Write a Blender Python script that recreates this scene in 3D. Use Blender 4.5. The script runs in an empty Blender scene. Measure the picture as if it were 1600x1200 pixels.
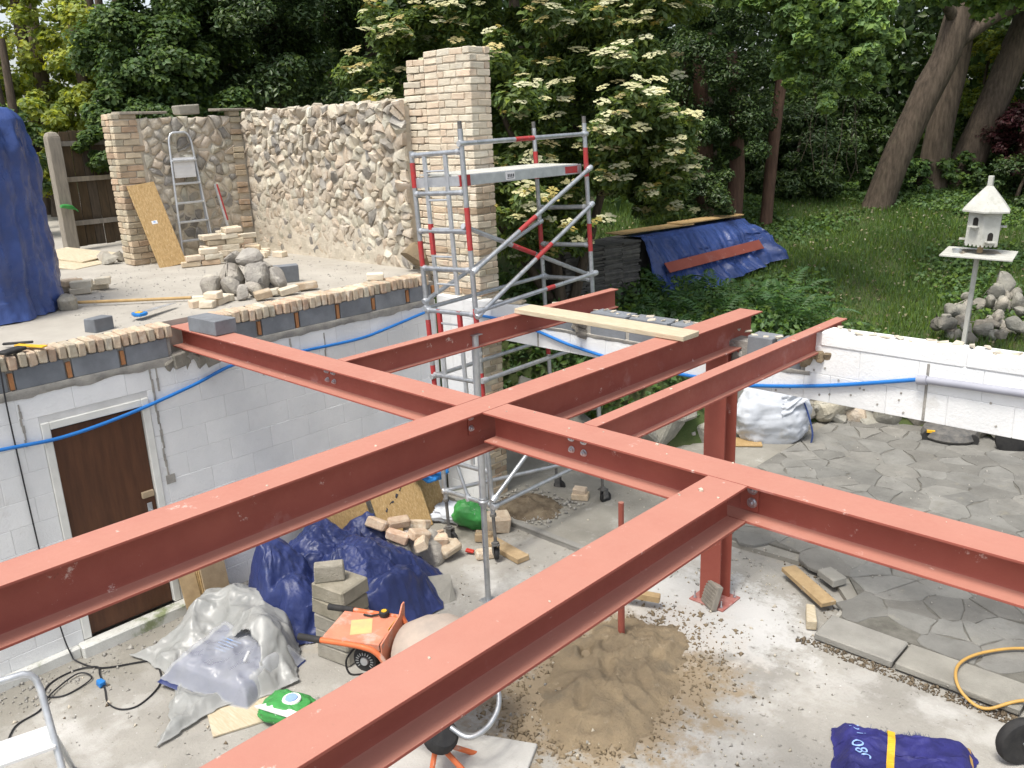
import bpy, bmesh, math, random
import numpy as np
from mathutils import Vector, Matrix, Euler, noise as mn

random.seed(7); RNG = np.random.default_rng(11)
SC = bpy.context.scene
COL = SC.collection
R = math.radians
PI = math.pi

# ---------------------------------------------------------------- camera
cam_d = bpy.data.cameras.new('camera'); cam = bpy.data.objects.new('camera', cam_d); COL.objects.link(cam)
cam_d.sensor_fit = 'HORIZONTAL'; cam_d.sensor_width = 36.0
cam_d.lens = 1364.27 / 1600 * 36
cam_d.clip_start = 0.05; cam_d.clip_end = 400
rt = Vector((0.72471337, 0.68800673, -0.0379113)); up = Vector((-0.17250362, 0.23442456, 0.95670666)); fw = Vector((-0.66710796, 0.68679827, -0.28857427))
cam.matrix_world = Matrix(((rt.x, up.x, -fw.x, 7.568), (rt.y, up.y, -fw.y, -3.98844), (rt.z, up.z, -fw.z, 4.39664), (0, 0, 0, 1)))
SC.camera = cam

# ---------------------------------------------------------------- light
SUN_EL, SUN_AZ = 66, 174          # azimuth of the sun, measured from +Y towards +X
w = bpy.data.worlds.new('World'); SC.world = w; w.use_nodes = True
nt = w.node_tree; nt.nodes.clear()
sky = nt.nodes.new('ShaderNodeTexSky'); sky.sky_type = 'NISHITA'; sky.sun_disc = False
sky.sun_elevation = R(SUN_EL); sky.sun_rotation = R(SUN_AZ); sky.dust_density = 3.0; sky.ozone_density = 0.6
hs = nt.nodes.new('ShaderNodeHueSaturation'); hs.inputs['Saturation'].default_value = 0.42
bg = nt.nodes.new('ShaderNodeBackground'); bg.inputs['Strength'].default_value = 0.15
wo = nt.nodes.new('ShaderNodeOutputWorld')
nt.links.new(sky.outputs[0], hs.inputs['Color']); nt.links.new(hs.outputs[0], bg.inputs[0]); nt.links.new(bg.outputs[0], wo.inputs[0])
sl = bpy.data.lights.new('sun', 'SUN'); sl.energy = 2.25; sl.angle = R(18); sl.color = (1.0, .95, .86)
sun = bpy.data.objects.new('sun', sl); COL.objects.link(sun)
sd = Vector((math.sin(R(SUN_AZ)) * math.cos(R(SUN_EL)), math.cos(R(SUN_AZ)) * math.cos(R(SUN_EL)), math.sin(R(SUN_EL))))
sun.rotation_euler = sd.to_track_quat('Z', 'Y').to_euler()
SC.view_settings.view_transform = 'Standard'; SC.view_settings.look = 'None'
SC.view_settings.exposure = 0.74; SC.view_settings.gamma = 1.0; SC.view_settings.use_curve_mapping = False
SC.cycles.max_bounces = 8; SC.cycles.transparent_max_bounces = 12; SC.cycles.use_denoising = True

# ---------------------------------------------------------------- materials
def mat(name, c1, c2=None, s=6.0, rough=.8, bump=.25, bs=60.0, metal=0.0, spec=.3, rv=0.0, rh=0.0, blots=(), island=0.0,
        trans=0.0, ramp=(.35, .65), ihue=0.0, stretch=None, detail=5.0, coat=0, dust_toplight=None, spots=(), scuff=None, alpha=1.0):
    """noise between two base colours, random value/hue per object or per island, blots of a third colour, fine bump"""
    m = bpy.data.materials.new(name); m.use_nodes = True; t = m.node_tree; N = t.nodes; L = t.links
    b = N['Principled BSDF']; b.inputs['Roughness'].default_value = rough; b.inputs['Metallic'].default_value = metal
    b.inputs['Specular IOR Level'].default_value = spec; b.inputs['Coat Weight'].default_value = coat; b.inputs['Alpha'].default_value = alpha
    geo = N.new('ShaderNodeNewGeometry'); pos = geo.outputs['Position']
    if stretch:
        mp = N.new('ShaderNodeMapping'); mp.inputs['Scale'].default_value = stretch; L.new(pos, mp.inputs[0]); pos = mp.outputs[0]
    def nz(scale, det=detail, rgh=.6):
        n = N.new('ShaderNodeTexNoise'); n.inputs['Scale'].default_value = scale; n.inputs['Detail'].default_value = det
        n.inputs['Roughness'].default_value = rgh; L.new(pos, n.inputs['Vector']); return n.outputs['Fac']
    def mr(sock, a, bb, c=0., d=1.):
        q = N.new('ShaderNodeMapRange'); q.inputs[1].default_value = a; q.inputs[2].default_value = bb; q.inputs[3].default_value = c; q.inputs[4].default_value = d
        L.new(sock, q.inputs[0]); return q.outputs[0]
    def mix(f, a, bb):
        q = N.new('ShaderNodeMix'); q.data_type = 'RGBA'
        for sock, v in ((q.inputs[0], f), (q.inputs[6], a), (q.inputs[7], bb)):
            if hasattr(v, 'links'): L.new(v, sock)
            else: sock.default_value = v if isinstance(v, (int, float)) else (*v, 1)
        return q.outputs[2]
    c2 = c2 or tuple(x * .8 for x in c1)
    col = mix(mr(nz(s), *ramp), c1, c2)
    for (bc, bsc, th, soft, amt) in blots:
        col = mix(mr(nz(bsc, 6, .65), th, th + soft, 0, amt), col, bc)
    for (cx, cy, rx, ry, scol, amt) in spots:   # a stain with its own place and a ragged edge
        mp = N.new('ShaderNodeMapping'); mp.vector_type = 'POINT'; mp.inputs['Scale'].default_value = (1 / rx, 1 / ry, 0); mp.inputs['Location'].default_value = (-cx / rx, -cy / ry, 0)
        L.new(geo.outputs['Position'], mp.inputs[0]); ln = N.new('ShaderNodeVectorMath'); ln.operation = 'LENGTH'; L.new(mp.outputs[0], ln.inputs[0])
        ad = N.new('ShaderNodeMath'); ad.operation = 'ADD'; L.new(ln.outputs['Value'], ad.inputs[0]); L.new(mr(nz(4.5, 8, .7), .3, .7, -.45, .45), ad.inputs[1])
        col = mix(mr(ad.outputs[0], .75, 1.1, amt, 0), col, scol)
    if dust_toplight:  # upward faces get a paler colour: top light painted in, plus some dust
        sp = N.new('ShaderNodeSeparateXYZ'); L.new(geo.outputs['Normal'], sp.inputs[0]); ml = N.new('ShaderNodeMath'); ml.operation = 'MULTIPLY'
        L.new(mr(sp.outputs['Z'], .8, .95, 0, 1), ml.inputs[0]); L.new(mr(nz(2.6, 8, .7), .25, .75, dust_toplight[1] * .72, dust_toplight[1]), ml.inputs[1]); col = mix(ml.outputs[0], col, dust_toplight[0])
    if scuff: col = mix(mr(nz(scuff[1], 7, .75), scuff[2], scuff[2] + scuff[3], 0, scuff[4]), col, scuff[0])
    if rv or rh or island or ihue:
        h = N.new('ShaderNodeHueSaturation'); L.new(col, h.inputs['Color'])
        if island or ihue: rs = geo.outputs['Random Per Island']; v, hh = island, ihue
        else:
            oi = N.new('ShaderNodeObjectInfo'); rs = oi.outputs['Random']; v, hh = rv, rh
        L.new(mr(rs, 0, 1, 1 - v, 1 + v), h.inputs['Value'])
        wn = N.new('ShaderNodeTexWhiteNoise'); wn.noise_dimensions = '1D'; L.new(rs, wn.inputs['W'])
        L.new(mr(wn.outputs['Value'], 0, 1, .5 - hh, .5 + hh), h.inputs['Hue'])
        L.new(mr(wn.outputs['Value'], 0, 1, 1.15, .75), h.inputs['Saturation']); col = h.outputs[0]
    L.new(col, b.inputs['Base Color'])
    if bump:
        bp = N.new('ShaderNodeBump'); bp.inputs['Strength'].default_value = bump; bp.inputs['Distance'].default_value = .02
        L.new(nz(bs, 6, .7), bp.inputs['Height']); L.new(bp.outputs[0], b.inputs['Normal'])
        L.new(mr(nz(bs * .3), .3, .7, max(0, rough - .12), min(1, rough + .12)), b.inputs['Roughness'])
    if trans:
        tr = N.new('ShaderNodeBsdfTranslucent'); L.new(col, tr.inputs['Color']); ms = N.new('ShaderNodeMixShader'); ms.inputs[0].default_value = trans
        L.new(b.outputs[0], ms.inputs[1]); L.new(tr.outputs[0], ms.inputs[2]); L.new(ms.outputs[0], N['Material Output'].inputs[0])
    return m

K = {}
K['primer'] = mat('red oxide primer', (.33, .095, .068), (.28, .076, .056), s=3, rough=.62, bump=.08, bs=90, spec=.25, dust_toplight=((.45, .22, .168), .88),  # pale pink tops: light from above mixed into the primer, with dust
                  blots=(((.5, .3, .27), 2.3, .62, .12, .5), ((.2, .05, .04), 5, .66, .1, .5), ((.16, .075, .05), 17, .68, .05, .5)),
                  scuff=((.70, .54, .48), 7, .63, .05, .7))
K['primer_dust'] = mat('dusty red primer', (.36, .12, .1), (.45, .25, .22), s=7, rough=.75, bump=.2, blots=(((.6, .55, .52), 20, .6, .1, .7),))
K['white'] = mat('white masonry paint', (.79, .795, .79), (.71, .72, .72), s=2.2, rough=.75, bump=.35, bs=45, rv=.035,
                 blots=(((.52, .5, .45), 3, .62, .14, .5), ((.45, .43, .4), 7, .68, .08, .45), ((.3, .28, .26), 34, .72, .05, .6)))
K['joint_white'] = mat('grimy painted joint', (.68, .68, .67), (.58, .58, .57), s=4, rough=.9, bump=.3)
K['film'] = mat('clear plastic film', (.6, .62, .64), (.52, .54, .57), s=5, rough=.2, bump=.3, bs=10, spec=.6, alpha=.42)
K['white_low'] = mat('stained white plinth', (.68, .68, .64), (.55, .55, .5), s=3, rough=.8, bump=.4, bs=40,
                 blots=(((.16, .2, .06), 3, .55, .12, .8), ((.3, .29, .25), 9, .62, .1, .6)))
K['mortar'] = mat('grey mortar', (.4, .38, .34), (.27, .26, .24), s=9, rough=.95, bump=.6, bs=50)
K['mortar_pale'] = mat('pale lime mortar', (.60, .54, .44), (.48, .43, .345), s=7, rough=.95, bump=.7, bs=40)
K['greyblock'] = mat('blue grey concrete block', (.2, .215, .235), (.15, .16, .175), s=5, rough=.85, bump=.3, bs=110, rv=.15, blots=(((.38, .37, .35), 6, .66, .1, .6),))
K['conblock'] = mat('weathered concrete block', (.34, .31, .25), (.25, .23, .18), s=7, rough=.95, bump=.7, bs=70, rv=.12, blots=(((.5, .48, .42), 12, .62, .1, .5),))
K['orange'] = mat('orange clay brick bit', (.42, .2, .085), (.33, .15, .07), s=14, rough=.9, bump=.4)
K['brick'] = mat('yellow stock brick', (.52, .42, .29), (.4, .32, .22), s=9, rough=.9, bump=.55, bs=55, rv=.26, rh=.02,
                 blots=(((.6, .56, .47), 5, .58, .14, .7), ((.16, .14, .12), 7, .72, .08, .5), ((.48, .27, .17), 3, .66, .1, .45)))
K['brick_pale'] = mat('cream stock brick', (.68, .59, .45), (.58, .49, .37), s=8, rough=.9, bump=.6, bs=55, rv=.13, rh=.015,
                 blots=(((.68, .63, .53), 5, .54, .16, .7), ((.55, .34, .24), 2.6, .63, .1, .55), ((.25, .22, .19), 8, .74, .07, .4)))
K['brick_edge'] = mat('edging brick', (.54, .45, .33), (.44, .33, .23), s=16, rough=.9, bump=.6, bs=55, rv=.2, rh=.02,
                 blots=(((.62, .58, .5), 10, .55, .14, .7), ((.5, .25, .15), 7, .62, .1, .55)))
K['stone'] = mat('rubble stone', (.54, .475, .36), (.41, .36, .28), s=9, rough=.95, bump=1.0, bs=32, rv=.2, rh=.02,
                 blots=(((.3, .3, .3), 3, .6, .12, .6), ((.2, .18, .15), 14, .66, .06, .6), ((.62, .57, .47), 4.5, .46, .14, .85)))
K['stone_grey'] = mat('grey flint rubble', (.36, .335, .29), (.25, .23, .205), s=8, rough=.95, bump=1.0, bs=30, rv=.25, blots=(((.54, .5, .42), 6, .52, .14, .7), ((.16, .15, .13), 15, .66, .06, .6)))
K['rock'] = mat('rockery stone', (.32, .3, .25), (.2, .19, .165), s=5, rough=.95, bump=.9, bs=20, rv=.3, rh=.02, blots=(((.42, .4, .36), 7, .58, .12, .6), ((.36, .22, .12), 3, .68, .1, .5)))
K['floor'] = mat('dusty concrete slab', (.36, .345, .312), (.27, .258, .232), s=1.5, rough=.93, bump=.5, bs=35, detail=9,
                 blots=(((.55, .54, .52), 1.1, .52, .16, .8), ((.24, .215, .175), 2.2, .58, .14, .65), ((.45, .37, .25), .9, .62, .1, .4), ((.13, .12, .105), 9, .63, .05, .7), ((.11, .1, .09), 21, .665, .04, .75), ((.64, .64, .63), 26, .66, .04, .8)),
                 spots=((3.78, .95, .98, 1.28, (.27, .205, .125), .85), (.2, -1.7, .5, 1.6, (.2, .185, .15), .5), (.5, 2.2, 1.0, .6, (.2, .185, .15), .6), (3.9, 2.3, .9, .7, (.6, .6, .59), .6)))
K['yard'] = mat('dirty grey yard concrete', (.30, .287, .25), (.22, .208, .18), s=2, rough=.92, bump=.45, bs=35, detail=8,
                 blots=(((.5, .49, .46), 3, .57, .14, .6), ((.13, .115, .09), 5, .64, .1, .6), ((.6, .6, .6), 26, .68, .05, .6)))
K['terrace'] = mat('pale terrace screed', (.41, .385, .34), (.335, .312, .272), s=2, rough=.9, bump=.25, bs=40, detail=8,
                 blots=(((.36, .31, .25), 2.4, .66, .1, .6), ((.3, .28, .25), 18, .7, .04, .7)))
K['flag'] = mat('grey crazy paving', (.225, .22, .2), (.17, .165, .15), s=3, rough=.88, bump=.8, bs=18, rv=.15, rh=.01,
                 blots=(((.33, .32, .29), 1.2, .55, .16, .7), ((.13, .12, .095), 2.4, .6, .12, .6), ((.3, .27, .2), 4, .64, .1, .5), ((.09, .085, .07), 12, .66, .06, .6), ((.5, .5, .48), 30, .71, .03, .6)))
K['joint'] = mat('paving joint', (.17, .163, .142), (.11, .105, .09), s=8, rough=1, bump=.6)
K['kerb'] = mat('grey kerb slab', (.29, .28, .25), (.225, .217, .195), s=4, rough=.9, bump=.5, rv=.1, blots=(((.2, .19, .16), 6, .63, .1, .6),))
K['sand'] = mat('damp building sand', (.31, .24, .15), (.215, .168, .11), s=4, rough=1, bump=.9, bs=45, detail=9, blots=(((.17, .14, .1), 3.5, .53, .14, .7), ((.48, .41, .3), 5, .62, .1, .6)))
K['soil'] = mat('dark soil', (.1, .075, .05), (.2, .16, .11), s=9, rough=1, bump=.9, bs=30, blots=(((.35, .31, .24), 25, .62, .08, .7),))
K['garden'] = mat('mossy lawn soil', (.055, .09, .024), (.075, .085, .034), s=1.6, rough=1, bump=.6, bs=20, blots=(((.1, .08, .05), 1.2, .58, .12, .7),))
K['blue'] = mat('blue tarpaulin', (.045, .085, .27), (.03, .055, .175), s=3, rough=.3, bump=.55, bs=9, spec=.45, blots=(((.04, .08, .3), 6, .62, .12, .5), ((.16, .19, .32), 2.4, .7, .12, .3)))
K['navy'] = mat('dark blue tarpaulin', (.028, .042, .15), (.018, .028, .095), s=4, rough=.36, bump=.5, bs=12, spec=.4, blots=(((.05, .075, .2), 7, .6, .12, .5), ((.3, .3, .32), 12, .73, .05, .4)))
K['purple'] = mat('navy sack', (.032, .032, .17), (.022, .022, .11), s=5, rough=.55, bump=.4, bs=40, blots=(((.3, .28, .35), 8, .68, .1, .35),))
K['galv'] = mat('galvanised tube', (.52, .54, .56), (.38, .4, .42), s=12, rough=.38, bump=.1, bs=60, metal=.75, blots=(((.55, .54, .52), 7, .58, .1, .5),))
K['alu'] = mat('scuffed aluminium', (.62, .64, .66), (.5, .52, .54), s=10, rough=.4, bump=.1, metal=.7, blots=(((.7, .69, .66), 9, .6, .1, .5),))
K['redtape'] = mat('scuffed red band', (.42, .035, .035), (.34, .06, .06), s=22, rough=.55, bump=.1, blots=(((.55, .3, .3), 30, .62, .1, .6),))
K['zinc'] = mat('zinc bolt', (.62, .63, .66), (.5, .5, .53), s=30, rough=.32, bump=0, metal=.85)
K['black'] = mat('black rubber', (.022, .022, .023), (.035, .034, .033), s=15, rough=.75, bump=.2)
K['darksteel'] = mat('dark dusty steel', (.1, .1, .1), (.19, .18, .165), s=12, rough=.7, bump=.3, metal=.2)
K['bluepipe'] = mat('blue water pipe', (.015, .17, .52), (.012, .14, .44), s=6, rough=.4, bump=.04, spec=.5)
K['conduit'] = mat('grey plastic conduit', (.33, .335, .38), (.29, .295, .34), s=5, rough=.5, bump=.03)
K['cable'] = mat('black cable', (.03, .03, .033), rough=.5, bump=0)
K['osb'] = mat('osb board', (.5, .34, .16), (.36, .235, .1), s=30, rough=.8, bump=.4, bs=60, stretch=(1, 1.6, .7), blots=(((.6, .46, .27), 45, .57, .06, .7), ((.22, .14, .07), 38, .66, .05, .6)))
K['timber'] = mat('pale sawn timber', (.55, .48, .35), (.46, .38, .26), s=10, rough=.8, bump=.3, stretch=(1, 8, 8), blots=(((.62, .58, .48), 3, .56, .14, .6),))
K['timber_tan'] = mat('tan timber offcut', (.43, .3, .15), (.34, .23, .11), s=10, rough=.8, bump=.3, rv=.1, blots=(((.58, .5, .38), 5, .58, .12, .6),))
K['oldwood'] = mat('weathered grey wood', (.3, .265, .21), (.21, .185, .15), s=8, rough=.9, bump=.5, bs=40, rv=.12, stretch=(3, 3, .5))
K['fence'] = mat('dark fence boards', (.1, .072, .046), (.065, .05, .034), s=8, rough=.9, bump=.4, rv=.15, stretch=(4, 4, .5))
K['door'] = mat('dark stained door', (.115, .05, .026), (.075, .034, .019), s=5, rough=.5, bump=.12, stretch=(3, 3, .35), blots=(((.2, .11, .07), 4, .68, .1, .3),))
K['pvc'] = mat('white painted frame', (.74, .74, .7), (.64, .64, .6), s=5, rough=.55, bump=.1, blots=(((.45, .44, .38), 7, .66, .1, .5),))
K['plastic'] = mat('milky plastic sheet', (.52, .525, .51), (.43, .44, .43), s=5, rough=.3, bump=.25, bs=11, trans=.3, spec=.6, alpha=.78)
K['whitebag'] = mat('white woven sack', (.58, .61, .66), (.48, .51, .56), s=4, rough=.85, bump=.15, bs=30, blots=(((.4, .37, .31), 2.2, .6, .14, .5),))
K['green'] = mat('green plastic bag', (.06, .32, .08), (.05, .24, .06), s=9, rough=.4, bump=.2, blots=(((.7, .72, .7), 9, .68, .04, .7),))
K['mixer'] = mat('faded orange enamel', (.62, .24, .15), (.52, .2, .125), s=7, rough=.55, bump=.15, blots=(((.5, .4, .34), 5, .52, .12, .75), ((.3, .27, .24), 11, .6, .08, .7)))
K['orangebar'] = mat('orange handle tube', (.62, .15, .05), (.5, .13, .05), s=9, rough=.55, bump=.1, blots=(((.42, .36, .31), 8, .56, .1, .7),))
K['drum'] = mat('cement dusted drum', (.44, .36, .30), (.34, .29, .25), s=5, rough=.85, bump=.25, blots=(((.5, .25, .17), 6, .68, .08, .5),))
K['fadedyellow'] = mat('faded yellow patch', (.66, .46, .2), (.62, .36, .2), s=9, rough=.6, bump=.1)
K['yellow'] = mat('yellow plastic', (.72, .42, .03), (.62, .35, .03), s=12, rough=.55, bump=.15)
K['ochre'] = mat('ochre hose', (.52, .31, .08), (.45, .27, .08), s=8, rough=.5, bump=.05)
K['paperwhite'] = mat('white label', (.75, .75, .74), (.7, .7, .7), rough=.6, bump=0)
K['paleslab'] = mat('pale concrete slab', (.5, .49, .46), (.42, .41, .385), s=4, rough=.9, bump=.3, blots=(((.3, .28, .24), 9, .64, .08, .6),))
K['inkblue'] = mat('pale blue print', (.28, .42, .72), (.22, .34, .6), s=18, rough=.6, bump=0)
K['inkdark'] = mat('dark print', (.05, .05, .06), rough=.6, bump=0)
K['redplastic'] = mat('red plastic', (.5, .04, .025), rough=.45, bump=.05)
K['blueplastic'] = mat('bright blue plastic', (.02, .2, .55), (.02, .14, .4), s=6, rough=.4, bump=.1)
K['slate'] = mat('stacked roof slate', (.095, .09, .085), (.15, .14, .125), s=10, rough=.85, bump=.4, rv=.3, blots=(((.3, .28, .25), 14, .66, .08, .5),))
K['birdwhite'] = mat('weathered white wood', (.52, .52, .48), (.42, .42, .385), s=6, rough=.75, bump=.3, blots=(((.3, .3, .24), 5, .56, .12, .65), ((.2, .19, .15), 19, .66, .05, .6)))
K['hole'] = mat('dark unlit interior', (.03, .027, .024), rough=1, bump=0)
K['bark'] = mat('deep furrowed bark', (.14, .108, .08), (.065, .05, .037), s=6, rough=1, bump=1.0, bs=16, stretch=(3, 3, .55), blots=(((.17, .16, .1), 2, .6, .14, .5),))
K['bark_red'] = mat('reddish bark', (.17, .1, .07), (.1, .06, .045), s=6, rough=1, bump=1.0, bs=16, stretch=(3, 3, .5))
def leafmat(n, c1, c2, isl=.35, tr=.3, hue=.025, rough=.5):
    return mat(n, c1, c2, s=1.2, rough=rough, bump=0, island=isl, ihue=hue, trans=tr, spec=.35)
K['lf_elder'] = leafmat('elder leaf', (.185, .26, .062), (.125, .2, .045), tr=.45)
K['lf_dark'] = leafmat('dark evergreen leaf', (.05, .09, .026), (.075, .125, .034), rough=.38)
K['lf_mid'] = leafmat('mid green leaf', (.1, .165, .038), (.07, .13, .03), tr=.42)
K['lf_lit'] = leafmat('yellow green leaf with painted sunlight', (.46, .5, .09), (.26, .35, .06), tr=.6)  # sunlit look put into the colour: brighter and yellower than the other leaves
K['lf_poplar'] = leafmat('poplar leaf', (.25, .38, .11), (.18, .3, .075), tr=.5)
K['lf_ivy'] = leafmat('ivy leaf', (.075, .15, .034), (.105, .185, .04))
K['lf_copper'] = leafmat('copper leaf', (.09, .025, .025), (.05, .02, .018))
K['lf_fern'] = leafmat('fern frond', (.065, .15, .03), (.05, .12, .028), isl=.2)
K['lf_grass'] = leafmat('grass blade', (.1, .185, .033), (.125, .205, .04), isl=.3)
K['lf_litter'] = leafmat('pale litter', (.24, .22, .13), (.16, .13, .07), isl=.4, tr=.0)
K['flower'] = mat('cream elderflower', (.52, .5, .3), (.42, .41, .2), s=14, rough=.8, bump=.5, bs=60, rv=.12, rh=.01)
K['flower_tan'] = mat('faded elderflower', (.38, .3, .12), (.3, .27, .09), s=14, rough=.8, bump=.5, bs=60, rv=.2)

# ---------------------------------------------------------------- mesh helpers
def link(o):
    COL.objects.link(o); return o
def tag(o, label=None, cat=None, group=None, kind=None):
    if label: o['label'] = label
    if cat: o['category'] = cat
    if group: o['group'] = group
    if kind: o['kind'] = kind
    return o
def empty(name, loc=(0, 0, 0), rot=(0, 0, 0), **k):
    o = bpy.data.objects.new(name, None); o.location = loc; o.rotation_euler = rot; o.empty_display_size = .1; link(o)
    return tag(o, **k)
def rmat(rot):
    return Euler(rot).to_matrix() if rot is not None else None
class MB:
    def __init__(s): s.v = []; s.f = []
    def add(s, vs, fs):
        n = len(s.v); s.v += [tuple(v) for v in vs]; s.f += [tuple(i + n for i in f) for f in fs]; return s
    def box(s, c, d, rot=None, jit=0):
        x, y, z = d[0] / 2, d[1] / 2, d[2] / 2; M = rmat(rot); vs = []
        for sx, sy, sz in ((-1, -1, -1), (1, -1, -1), (1, 1, -1), (-1, 1, -1), (-1, -1, 1), (1, -1, 1), (1, 1, 1), (-1, 1, 1)):
            p = Vector((sx * x + random.uniform(-jit, jit), sy * y + random.uniform(-jit, jit), sz * z + random.uniform(-jit, jit)))
            if M: p = M @ p
            vs.append(p + Vector(c))
        return s.add(vs, [(0, 3, 2, 1), (4, 5, 6, 7), (0, 1, 5, 4), (1, 2, 6, 5), (2, 3, 7, 6), (3, 0, 4, 7)])
    def mm(s, a, b):
        return s.box([(a[i] + b[i]) / 2 for i in range(3)], [abs(b[i] - a[i]) for i in range(3)])
    def prism(s, poly, fn, h0, h1):
        n = len(poly); vs = [fn(u, v, h0) for u, v in poly] + [fn(u, v, h1) for u, v in poly]
        fs = [tuple(range(n))[::-1], tuple(range(n, 2 * n))] + [(i, (i + 1) % n, n + (i + 1) % n, n + i) for i in range(n)]
        return s.add(vs, fs)
    def tube(s, path, r, n=8, cap=True):
        P = [Vector(p) for p in path]; rs = r if hasattr(r, '__len__') else [r] * len(P); vs = []; prev = None
        for i, p in enumerate(P):
            t = (P[min(i + 1, len(P) - 1)] - P[max(i - 1, 0)]).normalized()
            if prev is None:
                a = t.orthogonal().normalized()
            else:
                a = (prev - t * prev.dot(t)).normalized()
            prev = a; b = t.cross(a)
            vs += [p + (a * math.cos(2 * PI * k / n) + b * math.sin(2 * PI * k / n)) * rs[i] for k in range(n)]
        fs = [(i * n + k, i * n + (k + 1) % n, (i + 1) * n + (k + 1) % n, (i + 1) * n + k) for i in range(len(P) - 1) for k in range(n)]
        if cap: fs += [tuple(range(n))[::-1], tuple(range((len(P) - 1) * n, len(P) * n))]
        return s.add(vs, fs)
    def lathe(s, prof, c, n=16, axis=(0, 0, 1), a0=0.0):
        q = Vector((0, 0, 1)).rotation_difference(Vector(axis)); vs = []
        for r, z in prof:
            vs += [q @ Vector((r * math.cos(2 * PI * k / n + a0), r * math.sin(2 * PI * k / n + a0), z)) + Vector(c) for k in range(n)]
        fs = [(i * n + k, i * n + (k + 1) % n, (i + 1) * n + (k + 1) % n, (i + 1) * n + k) for i in range(len(prof) - 1) for k in range(n)]
        if prof[0][0] > 1e-4: fs.append(tuple(range(n))[::-1])
        if prof[-1][0] > 1e-4: fs.append(tuple(range((len(prof) - 1) * n, len(prof) * n)))
        return s.add(vs, fs)
    def mesh(s, name, m, smooth=False, bevel=0.0):
        me = bpy.data.meshes.new(name); me.from_pydata(s.v, [], s.f); me.update()
        if bevel:
            bm = bmesh.new(); bm.from_mesh(me); bmesh.ops.remove_doubles(bm, verts=bm.verts, dist=1e-5)
            bmesh.ops.bevel(bm, geom=[e for e in bm.edges if len(e.link_faces) == 2 and e.calc_face_angle(0) > .5], offset=bevel, segments=1, affect='EDGES')
            bmesh.ops.recalc_face_normals(bm, faces=bm.faces); bm.to_mesh(me); bm.free()
        for mm_ in (m if isinstance(m, (list, tuple)) else [m]): me.materials.append(K[mm_] if isinstance(mm_, str) else mm_)
        if smooth:
            me.polygons.foreach_set('use_smooth', [True] * len(me.polygons))
            try: me.set_sharp_from_angle(angle=R(smooth if smooth is not True else 45))
            except Exception: pass
        return me
    def obj(s, name, m, parent=None, smooth=False, bevel=0.0, **k):
        o = bpy.data.objects.new(name, s.mesh(name, m, smooth, bevel)); link(o)
        if parent: o.parent = parent
        return tag(o, **k)
def mobj(name, me, parent=None, loc=(0, 0, 0), rot=(0, 0, 0), scale=(1, 1, 1), **k):
    o = bpy.data.objects.new(name, me); o.location = loc; o.rotation_euler = rot; o.scale = scale; link(o)
    if parent: o.parent = parent
    return tag(o, **k)
def copy_tree(o, parent=None):
    c = o.copy(); COL.objects.link(c)
    if parent: c.parent = parent
    for ch in list(o.children): copy_tree(ch, c)
    return c
def fbm(x, y, z=0., o=4, s=1.0):
    return mn.fractal(Vector((x * s, y * s, z * s)), 0.9, 2.1, o)
def ridge(x, y, z=0., s=1.0):
    return 1 - abs(mn.noise(Vector((x * s, y * s, z * s)))) * 2
def grid_obj(name, fn, nu, nv, m, parent=None, smooth=True, solid=0, **k):
    """surface fn(u,v) -> xyz over the unit square"""
    vs = [fn(i / nu, j / nv) for j in range(nv + 1) for i in range(nu + 1)]; W = nu + 1
    fs = [(j * W + i, j * W + i + 1, (j + 1) * W + i + 1, (j + 1) * W + i) for j in range(nv) for i in range(nu)]
    b = MB(); b.add(vs, fs); o = b.obj(name, m, parent, smooth=180 if smooth else False, **k)
    if solid:
        md = o.modifiers.new('thickness', 'SOLIDIFY'); md.thickness = solid; md.offset = -1
    return o
# unit pieces -----------------------------------------------------------
def brick_mesh(name, m, jit=.03, bev=.06, ar=(1, .5, .32)):
    b = MB(); b.box((0, 0, 0), ar, jit=jit * min(ar)); me = b.mesh(name, m, bevel=bev * min(ar))
    for v in me.vertices: v.co.x /= ar[0]; v.co.y /= ar[1]; v.co.z /= ar[2]
    return me
def hull_mesh(name, m, n=14, seed=0, flat=1.0, sub=0):
    r = random.Random(seed); bm = bmesh.new()
    for i in range(n):
        v = Vector((r.gauss(0, 1), r.gauss(0, 1), r.gauss(0, 1))).normalized() * r.uniform(.42, .58)
        v.z *= flat; bm.verts.new(v)
    h = bmesh.ops.convex_hull(bm, input=bm.verts)
    for v in [v for v in bm.verts if not v.link_faces]: bm.verts.remove(v)
    if sub:
        bmesh.ops.bevel(bm, geom=list(bm.edges), offset=.05, segments=1, affect='EDGES')
    me = bpy.data.meshes.new(name); bm.to_mesh(me); bm.free(); me.materials.append(K[m]); return me
def voronoi(pts, x0, x1, y0, y1, poly=None):
    P = np.array(pts); out = []
    for i, p in enumerate(P):
        c = list(poly) if poly else [(x0, y0), (x1, y0), (x1, y1), (x0, y1)]
        d = ((P - p) ** 2).sum(1); o = np.argsort(d)[1:26]
        for j in o:
            q = P[j]; mx, my = (p + q) / 2; nx, ny = q - p; new = []
            for a in range(len(c)):
                A, B = c[a], c[(a + 1) % len(c)]; da = (A[0] - mx) * nx + (A[1] - my) * ny; db = (B[0] - mx) * nx + (B[1] - my) * ny
                if da <= 0: new.append(A)
                if (da < 0 < db) or (db < 0 < da):
                    t = da / (da - db); new.append((A[0] + (B[0] - A[0]) * t, A[1] + (B[1] - A[1]) * t))
            c = new
            if len(c) < 3: break
        out.append(c if len(c) >= 3 else None)
    return out
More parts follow.
